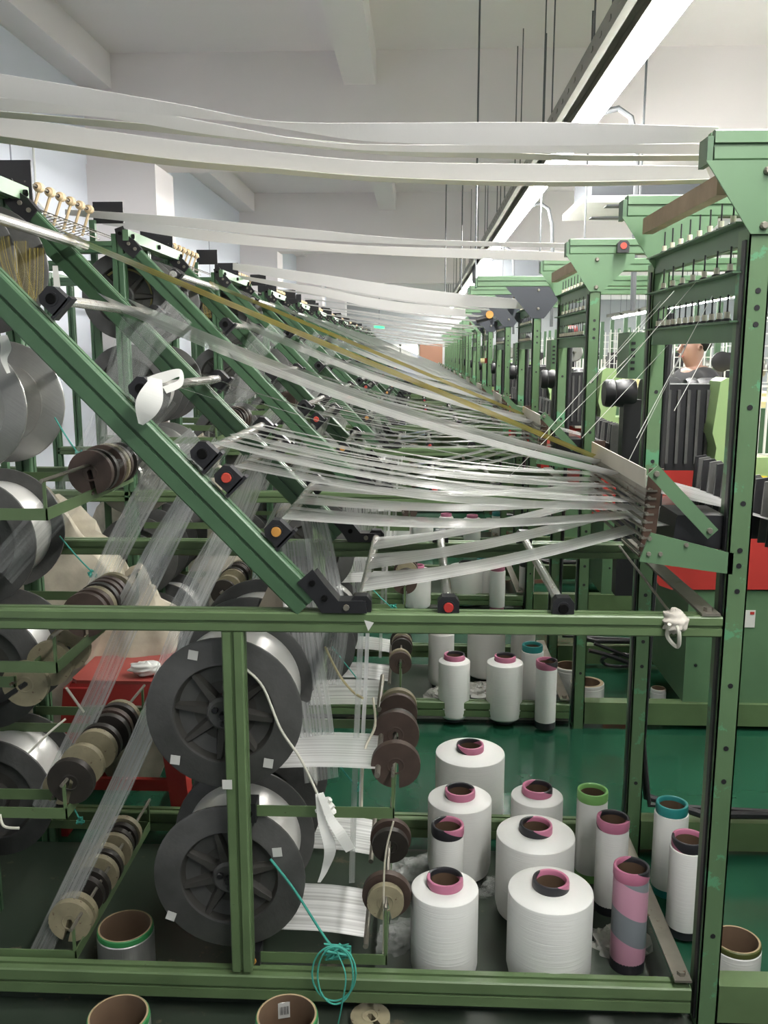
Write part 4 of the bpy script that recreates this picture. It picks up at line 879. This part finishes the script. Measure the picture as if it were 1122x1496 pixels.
# ================================================================== LOOMS ON THE RIGHT (local y from the creel's front plane)
def make_loom(k, label):
    t = thing('loom', label, 'loom', (0, Y0+PITCH*k, 0), 'looms right of the creels')
    for y in (.0, DEP):
        MB().box((.632, y, .02), (2.0, y+.05, .105)).build('base_beam', G, t)
    b = MB().box((1.0, .02, .105), (1.75, .6, .54)); bo = b.build('body', GL, t)
    for x, z in ((1.04, .45), (1.04, .25), (1.45, .3)): MB().lathe([(0,-.003), (.006,-.003), (.006,0)], (x, .02, z), 'y', 8).build('bolt', BLK, bo)
    MB().box((1.185, .016, .40), (1.245, .02, .465)).build('label_plate', PAPER, bo); MB().box((1.225, .014, .45), (1.24, .016, .46)).build('label_mark', RED, bo)
    hd = MB().prism([(.86,.60), (.885,.56), (.93,.545), (1.8,.555), (1.8,.80), (.96,.80), (.90,.77), (.865,.69)], (0, .60, 0), (0, .0, 0), (1,0,0), (0,0,1)); hd.build('red_housing', RED, t)
    MB().box((.84, .1, 1.0), (1.8, .62, 1.012)).build('fabric_table', SHIELD, t); MB().box((.80, .3, .97), (1.8, .64, .995)).build('red_tray', RED, t); MB().box((1.2, .1, .8), (1.7, .6, .97)).build('bed', GD, t)
    # black blades of the shedding comb
    for j in range(14):
        y = .06+j*.042
        MB().prism([(-.02,-.06), (.02,-.06), (.026,.055), (.012,.07), (-.014,.066)], (0, .006, 0), (.715+.004*math.sin(j), y, 1.075), (1,0,0), (0,0,1)).build('blade', BLK if j % 2 else DGREY, t)
        if j % 3 == 0: MB().box((.735, y+.01, 1.04), (.75, y+.03, 1.06)).build('ceramic_guide', CERAM, t)
    # pale green arm
    ar = MB().prism([(-.045,.155), (-.03,.165), (.035,.16), (.04,.15), (.04,.06), (.025,.045), (.0,-.28), (-.075,-.28), (-.045,-.02), (-.058,.02), (-.055,.05)], (0, .09, 0), (.835, DEP+.05, 1.17), (1,0,0), (0,0,1)); a_ = ar.build('arm', GARM, t)
    MB().lathe([(0,-.016), (.010,-.016), (.013,-.012), (.013,0)], (.83, DEP+.05, 1.205), 'y', 14).build('knob', BLK, a_)
    sk_ = MB().prism([(0,0), (.12,.0), (.13,-.12), (-.02,-.12)], (0, .12, 0), (.83, DEP+.1, 1.12), (1,0,0), (0,0,1)).build('guard', GARM, t)
    MB().box((.885, DEP+.094, 1.05), (.945, DEP+.1, 1.07)).build('warning_label', YEL, sk_)
    # black heddle block
    hb = MB().box((.66, .80, 1.08), (.84, .9, 1.315)); h_ = hb.build('heddle_block', BLK, t)
    for j in range(6): MB().box((.675+j*.026, .79, 1.1), (.683+j*.026, .80, 1.3)).build('heddle_bar', DGREY, h_)
    for z in (1.2, 1.27): MB().lathe([(0,-.03), (.012,-.03), (.012,0)], (.80, .80, z), 'y', 10).build('bolt', STEEL, h_)
    cb = MB().box((.60, .95, 1.325), (.69, 1.1, 1.457)).build('control_box', GL, t)
    for j in range(5): MB().box((.606, .948, 1.35+j*.018), (.618, .951, 1.358+j*.018)).build('louver', BLK, cb)
    MB().box((.84, .1, 1.03), (1.5, .14, 1.20)).build('rear_cover', GD, t)
    for x0, x1, r in ((.60, .70, .045), (.72, .84, .052), (.86, .98, .05)):
        MB().lathe([(0, x0), (r*.9, x0), (r, x0+.01), (r, x0+.03), (r*.9, x0+.035), (r, x0+.05), (r, x1-.01), (r*.9, x1), (0, x1)], (0, 1.28, 1.27), 'x', 20).build('black_roller', BLK, t)
    MB().box((.66, 1.25, .6), (.72, 1.31, 1.25)).build('roller_stand', BLK, t)
    for j in range(5):
        MB().lathe([(.008, 0), (.04, 0), (.044, .006), (.03, .01), (.03, .028), (.044, .032), (.04, .036), (.008, .036)], (.735, 1.14+j*.045, 1.40), 'y', 20).build('clear_thread_spool', ALU, t)
    MB().tube([(.735, 1.1, 1.40), (.735, 1.4, 1.40)], .005, 6).build('spindle', STEEL, t)
    mc = MB().box((1.25, .55, .95), (1.7, .85, 1.2)).build('machine_head', CREAM, t); MB().box((1.25, .548, 1.07), (1.7, .55, 1.074)).build('seam', BLK, mc)
    MB().lathe([(0,-.012), (.03,-.012), (.045,-.008), (.045,0)], (1.35, .9, 1.36), 'y', 20).build('hand_wheel', BLK, t)
    wr = MB()
    for j in range(6): wr.box((.93+j*.022, 1.0, 1.1), (.936+j*.022, 1.006, 1.3))
    wr.box((.92, 1.0, 1.3), (1.06, 1.006, 1.306)).box((.92, 1.0, 1.1), (1.06, 1.006, 1.106)); wr.build('white_wire_rack', WHITE2, t)['kind'] = 'stuff'
    MB().tube([(.645, .70, 1.5), (.645, .72, 1.25), (.645, .73, .9), (.64, .74, .3), (.66, .73, .15), (.8, .68, .125), (1.9, .7, .12)], .012, 8).build('black_hose', BLK, t)
    MB().tube([(.625, .74, 1.45), (.625, .74, .9), (.63, .73, .4), (.66, .7, .14), (1.0, .69, .13), (1.9, .72, .13)], .008, 6).build('black_hose', BLK, t)
    return t
lm = make_loom(0, 'green loom with red housing and black blades at the right, nearest one')
for k in range(1, NM): relabel(copy_tree(lm), 'green loom with red housing and black blades beside the %s' % creel_name(k), (0, Y0+PITCH*k, 0))
for ch in list(lm.children):
    if ch.name.startswith('red_housing'): bpy.data.objects.remove(ch)
# red and cream beacon between the posts of the second creel
for i, (px, py, Y) in enumerate(((830, 483, 4.3), (708, 527, 8.0))):
    q = P(px, py, Y); t = thing('warning_beacon', ['red and cream beacon lamp seen between the green posts', 'distant small red and cream beacon among the far posts'][i], 'beacon', q, 'beacons')
    MB().lathe([(0,-.035), (.022,-.035), (.022,.0)], (0,0,0), 'x', 16).build('base', CREAM, t); MB().lathe([(.021,0), (.023,.0), (.023,.035), (.018,.04), (0,.04)], (0,0,0), 'x', 16).build('lens', RED, t)
    MB().tube([(0, .02, 0), (0, .03, 1.733-q.z)], .006, 6).build('stem', STEEL, t)
# red plug clamp on a top rail
q = P(911, 360, 3.2); t = thing('rail_clamp', 'black clamp with a red plug on the top rail of the second creel', 'clamp', (q.x, 3.2, q.z))
MB().prism([(-.02,-.02), (.02,-.02), (.02,.01), (.012,.02), (-.012,.02), (-.02,.01)], (0,.02,0), (0,0,0), (1,0,0), (0,0,1)).build('block', BLK, t); MB().lathe([(0,-.004), (.011,-.004), (.011,0)], (0,0,.002), 'y', 12).build('plug', REDP, t)
q = P(715, 462, 6.3); t = thing('rail_clamp', 'black clamp with an orange plug hanging under a far top rail', 'clamp', (q.x, 6.3, q.z))
MB().tube([(-.09, 0, -.03), (.02, .0, .0)], .02, 8).build('block', BLK, t); MB().lathe([(0,-.03), (.026,-.03), (.026,0)], (.0,0,.01), 'y', 12).build('plug', ORG, t)
# coiled cable behind the second creel
cp = [P(905+26*math.cos(a), 965+9*math.sin(a), 3.6+.02*math.sin(3*a)) for a in [i*.5 for i in range(14)]]
rope([P(868, 940, 3.6)]+cp, .008, BLK, 'black cable coiled behind the squat roll', 'cable', 'cable')
rope([P(860,950,3.5), P(890,958,3.5), P(930,975,3.5), P(945,1000,3.5)], .01, BLK, 'black cable running behind the rear right post', 'cable', 'cable')
# ================================================================== SECOND ROW OF MACHINES ACROSS THE AISLE
def make_far(k, label):
    t = thing('braiding_machine', label, 'machine', (0, 3.0+PITCH*k, 0), 'machines across the aisle')
    MB().box((2.9, 0, 0), (3.6, .9, .75)).build('body', GL, t); MB().box((2.85, -.02, .75), (3.65, .92, 1.0)).build('machine_head', CREAM, t)
    for y in (0, .85):
        for x in (2.7, 3.8): MB().box((x, y, 0), (x+.05, y+.04, 1.85)).build('post', GD, t)
    r = MB()
    for j in range(9): r.box((2.55+j*.06, .1, 1.15), (2.56+j*.06, .11, 1.7))
    for j in range(6): r.box((2.55, .1, 1.15+j*.1), (3.05, .108, 1.158+j*.1))
    r.build('white_rack', WHITE2, t)['kind'] = 'stuff'
    for j in range(3): MB().lathe([(0,0), (.09,0), (.09,.02), (.06,.03), (.06,.1), (.09,.11), (.09,.13), (0,.13)], (3.15+j*.2, .2, 1.25), 'x', 20).build('thread_roll', (BLK, ALU, BLK)[j], t)
    for j in range(4): MB().box((2.62+j*.05, -.01, .5), (2.64+j*.05, .0, 1.3)).build('white_strap', WHITE2, t)
    MB().box((2.6, .3, 1.0), (2.75, .5, 1.4)).build('black_block', BLK, t)
    return t
mf = make_far(0, 'green and cream machine with white rack across the aisle, nearest one')
for k in range(1, 12): relabel(copy_tree(mf), 'green and cream machine with white rack across the aisle, %s from the camera' % ORD[k], (0, 3.0+PITCH*k, 0))
# ================================================================== OPERATOR
def person(loc):
    t = thing('person', 'person in a black short-sleeved shirt standing behind the right-hand loom', 'person', loc)
    def skin(pts, edges, rad, name, m, lv=2):
        me = bpy.data.meshes.new(name); me.from_pydata(pts, edges, []); o = bpy.data.objects.new(name, me); sc.collection.objects.link(o); o.parent = t
        sm = o.modifiers.new('skin', 'SKIN'); sm.use_smooth_shade = True
        for i, v in enumerate(me.skin_vertices[0].data): v.radius = rad[i] if isinstance(rad[i], tuple) else (rad[i], rad[i]); v.use_root = (i == 0)
        ss = o.modifiers.new('sub', 'SUBSURF'); ss.levels = lv; ss.render_levels = lv; me.materials.append(m); return o
    # continuous body: pelvis, spine, neck, head, legs, arms
    P_ = [(0,0,.86), (0,0,1.0), (0,-.01,1.15), (0,0,1.25), (0,-.01,1.31), (0,-.03,1.36), (0,-.035,1.43), (0,-.03,1.49),
          (-.09,0,.80), (-.1,-.01,.46), (-.1,.01,.08), (-.1,-.12,.03), (.09,0,.80), (.1,-.01,.46), (.1,.01,.08), (.1,-.12,.03),
          (-.17,0,1.24), (-.22,-.03,1.0), (-.18,-.22,.95), (-.16,-.30,.96), (.17,0,1.24), (.22,-.03,1.0), (.18,-.22,.95), (.16,-.30,.96)]
    E_ = [(0,1),(1,2),(2,3),(3,4),(4,5),(5,6),(6,7),(0,8),(8,9),(9,10),(10,11),(0,12),(12,13),(13,14),(14,15),(3,16),(16,17),(17,18),(18,19),(3,20),(20,21),(21,22),(22,23)]
    Rr = [(.14,.1), (.125,.09), (.15,.1), (.12,.08), .048, (.062,.07), (.074,.088), (.06,.07), .08, .055, .038, .035, .08, .055, .038, .035, .055, .042, .03, .028, .055, .042, .03, .028]
    body = skin(P_, E_, Rr, 'body', SKIN)
    skin([(0,0,.84), (0,0,1.0), (0,-.01,1.15), (0,0,1.255), (-.175,0,1.235), (-.215,-.02,1.08), (.175,0,1.235), (.215,-.02,1.08)], [(0,1),(1,2),(2,3),(3,4),(4,5),(3,6),(6,7)], [(.155,.115), (.14,.105), (.165,.115), (.11,.085), .068, .058, .068, .058], 'shirt', SHIRT)
    skin([(0,0,.87), (-.09,0,.78), (-.1,-.01,.46), (-.1,.01,.09), (.09,0,.78), (.1,-.01,.46), (.1,.01,.09)], [(0,1),(1,2),(2,3),(0,4),(4,5),(5,6)], [(.15,.11), .095, .068, .055, .095, .068, .055], 'trousers', JEAN)
    skin([(0,.0,1.52), (0,.03,1.46), (0,.04,1.40)], [(0,1),(1,2)], [(.075,.07), (.085,.075), (.065,.045)], 'hair', HAIR)
    for s_ in (-1, 1):
        MB().lathe([(0,-.008), (.008,-.006), (.011,0)], (s_*.03, -.108, 1.44), 'y', 10).build('eye', mat('eye dark', (.03,.02,.02), .3) if 'eye dark' not in MATS else MATS['eye dark'], t)
        MB().lathe([(0,-.008), (.016,-.005), (.02,.0), (.012,.008)], (s_*.082, -.03, 1.43), 'x', 10).build('ear', SKIN, t)
        for j in range(5):
            x = s_*.16+(j-2)*.015; MB().tube([(x, -.31, .965), (x, -.345, .965-.004*abs(j-2)), (x, -.37+.006*abs(j-2), .95)], [.009, .008, .006], 7).build('finger', SKIN, t)
    MB().tube([(0,-.108,1.45), (0,-.132,1.41), (0,-.118,1.40)], [.008, .014, .008], 8).build('nose', SKIN, t)
    MB().tube([(-.022,-.108,1.375), (0,-.116,1.376), (.022,-.108,1.375)], .006, 6).build('mouth', mat('lips', (.35,.12,.1), .5), t)
    return t
q = P(1018, 520, 5.88); pr = person((q.x, 5.88, 0)); pr.rotation_euler.z = math.radians(-75)
# blue bundle far down the hall on its stand
q = P(596, 545, 15.2); t = thing('covered_stand', 'bright blue plastic cover on a distant stand near the window', 'covered stand', (q.x, 15.2, 0))
zz = q.z-.08; MB().box((-.1, -.1, 0), (.1, .1, zz)).build('stand', GD, t)
rnd = random.Random(3); V = []; n = 16
for i, (r, h) in enumerate(((.0,.2), (.06,.19), (.1,.15), (.125,.08), (.14,0), (.13,-.06))):
    for j in range(n): a = 2*math.pi*j/n; rr = r*(1+.12*math.sin(5*a+i)); V.append((rr*math.cos(a), rr*math.sin(a), zz+h))
MB().add(V, [(i*n+j, (i+1)*n+j, (i+1)*n+(j+1) % n, i*n+(j+1) % n) for i in range(5) for j in range(n)]).build('blue_cover', BLUE, t)
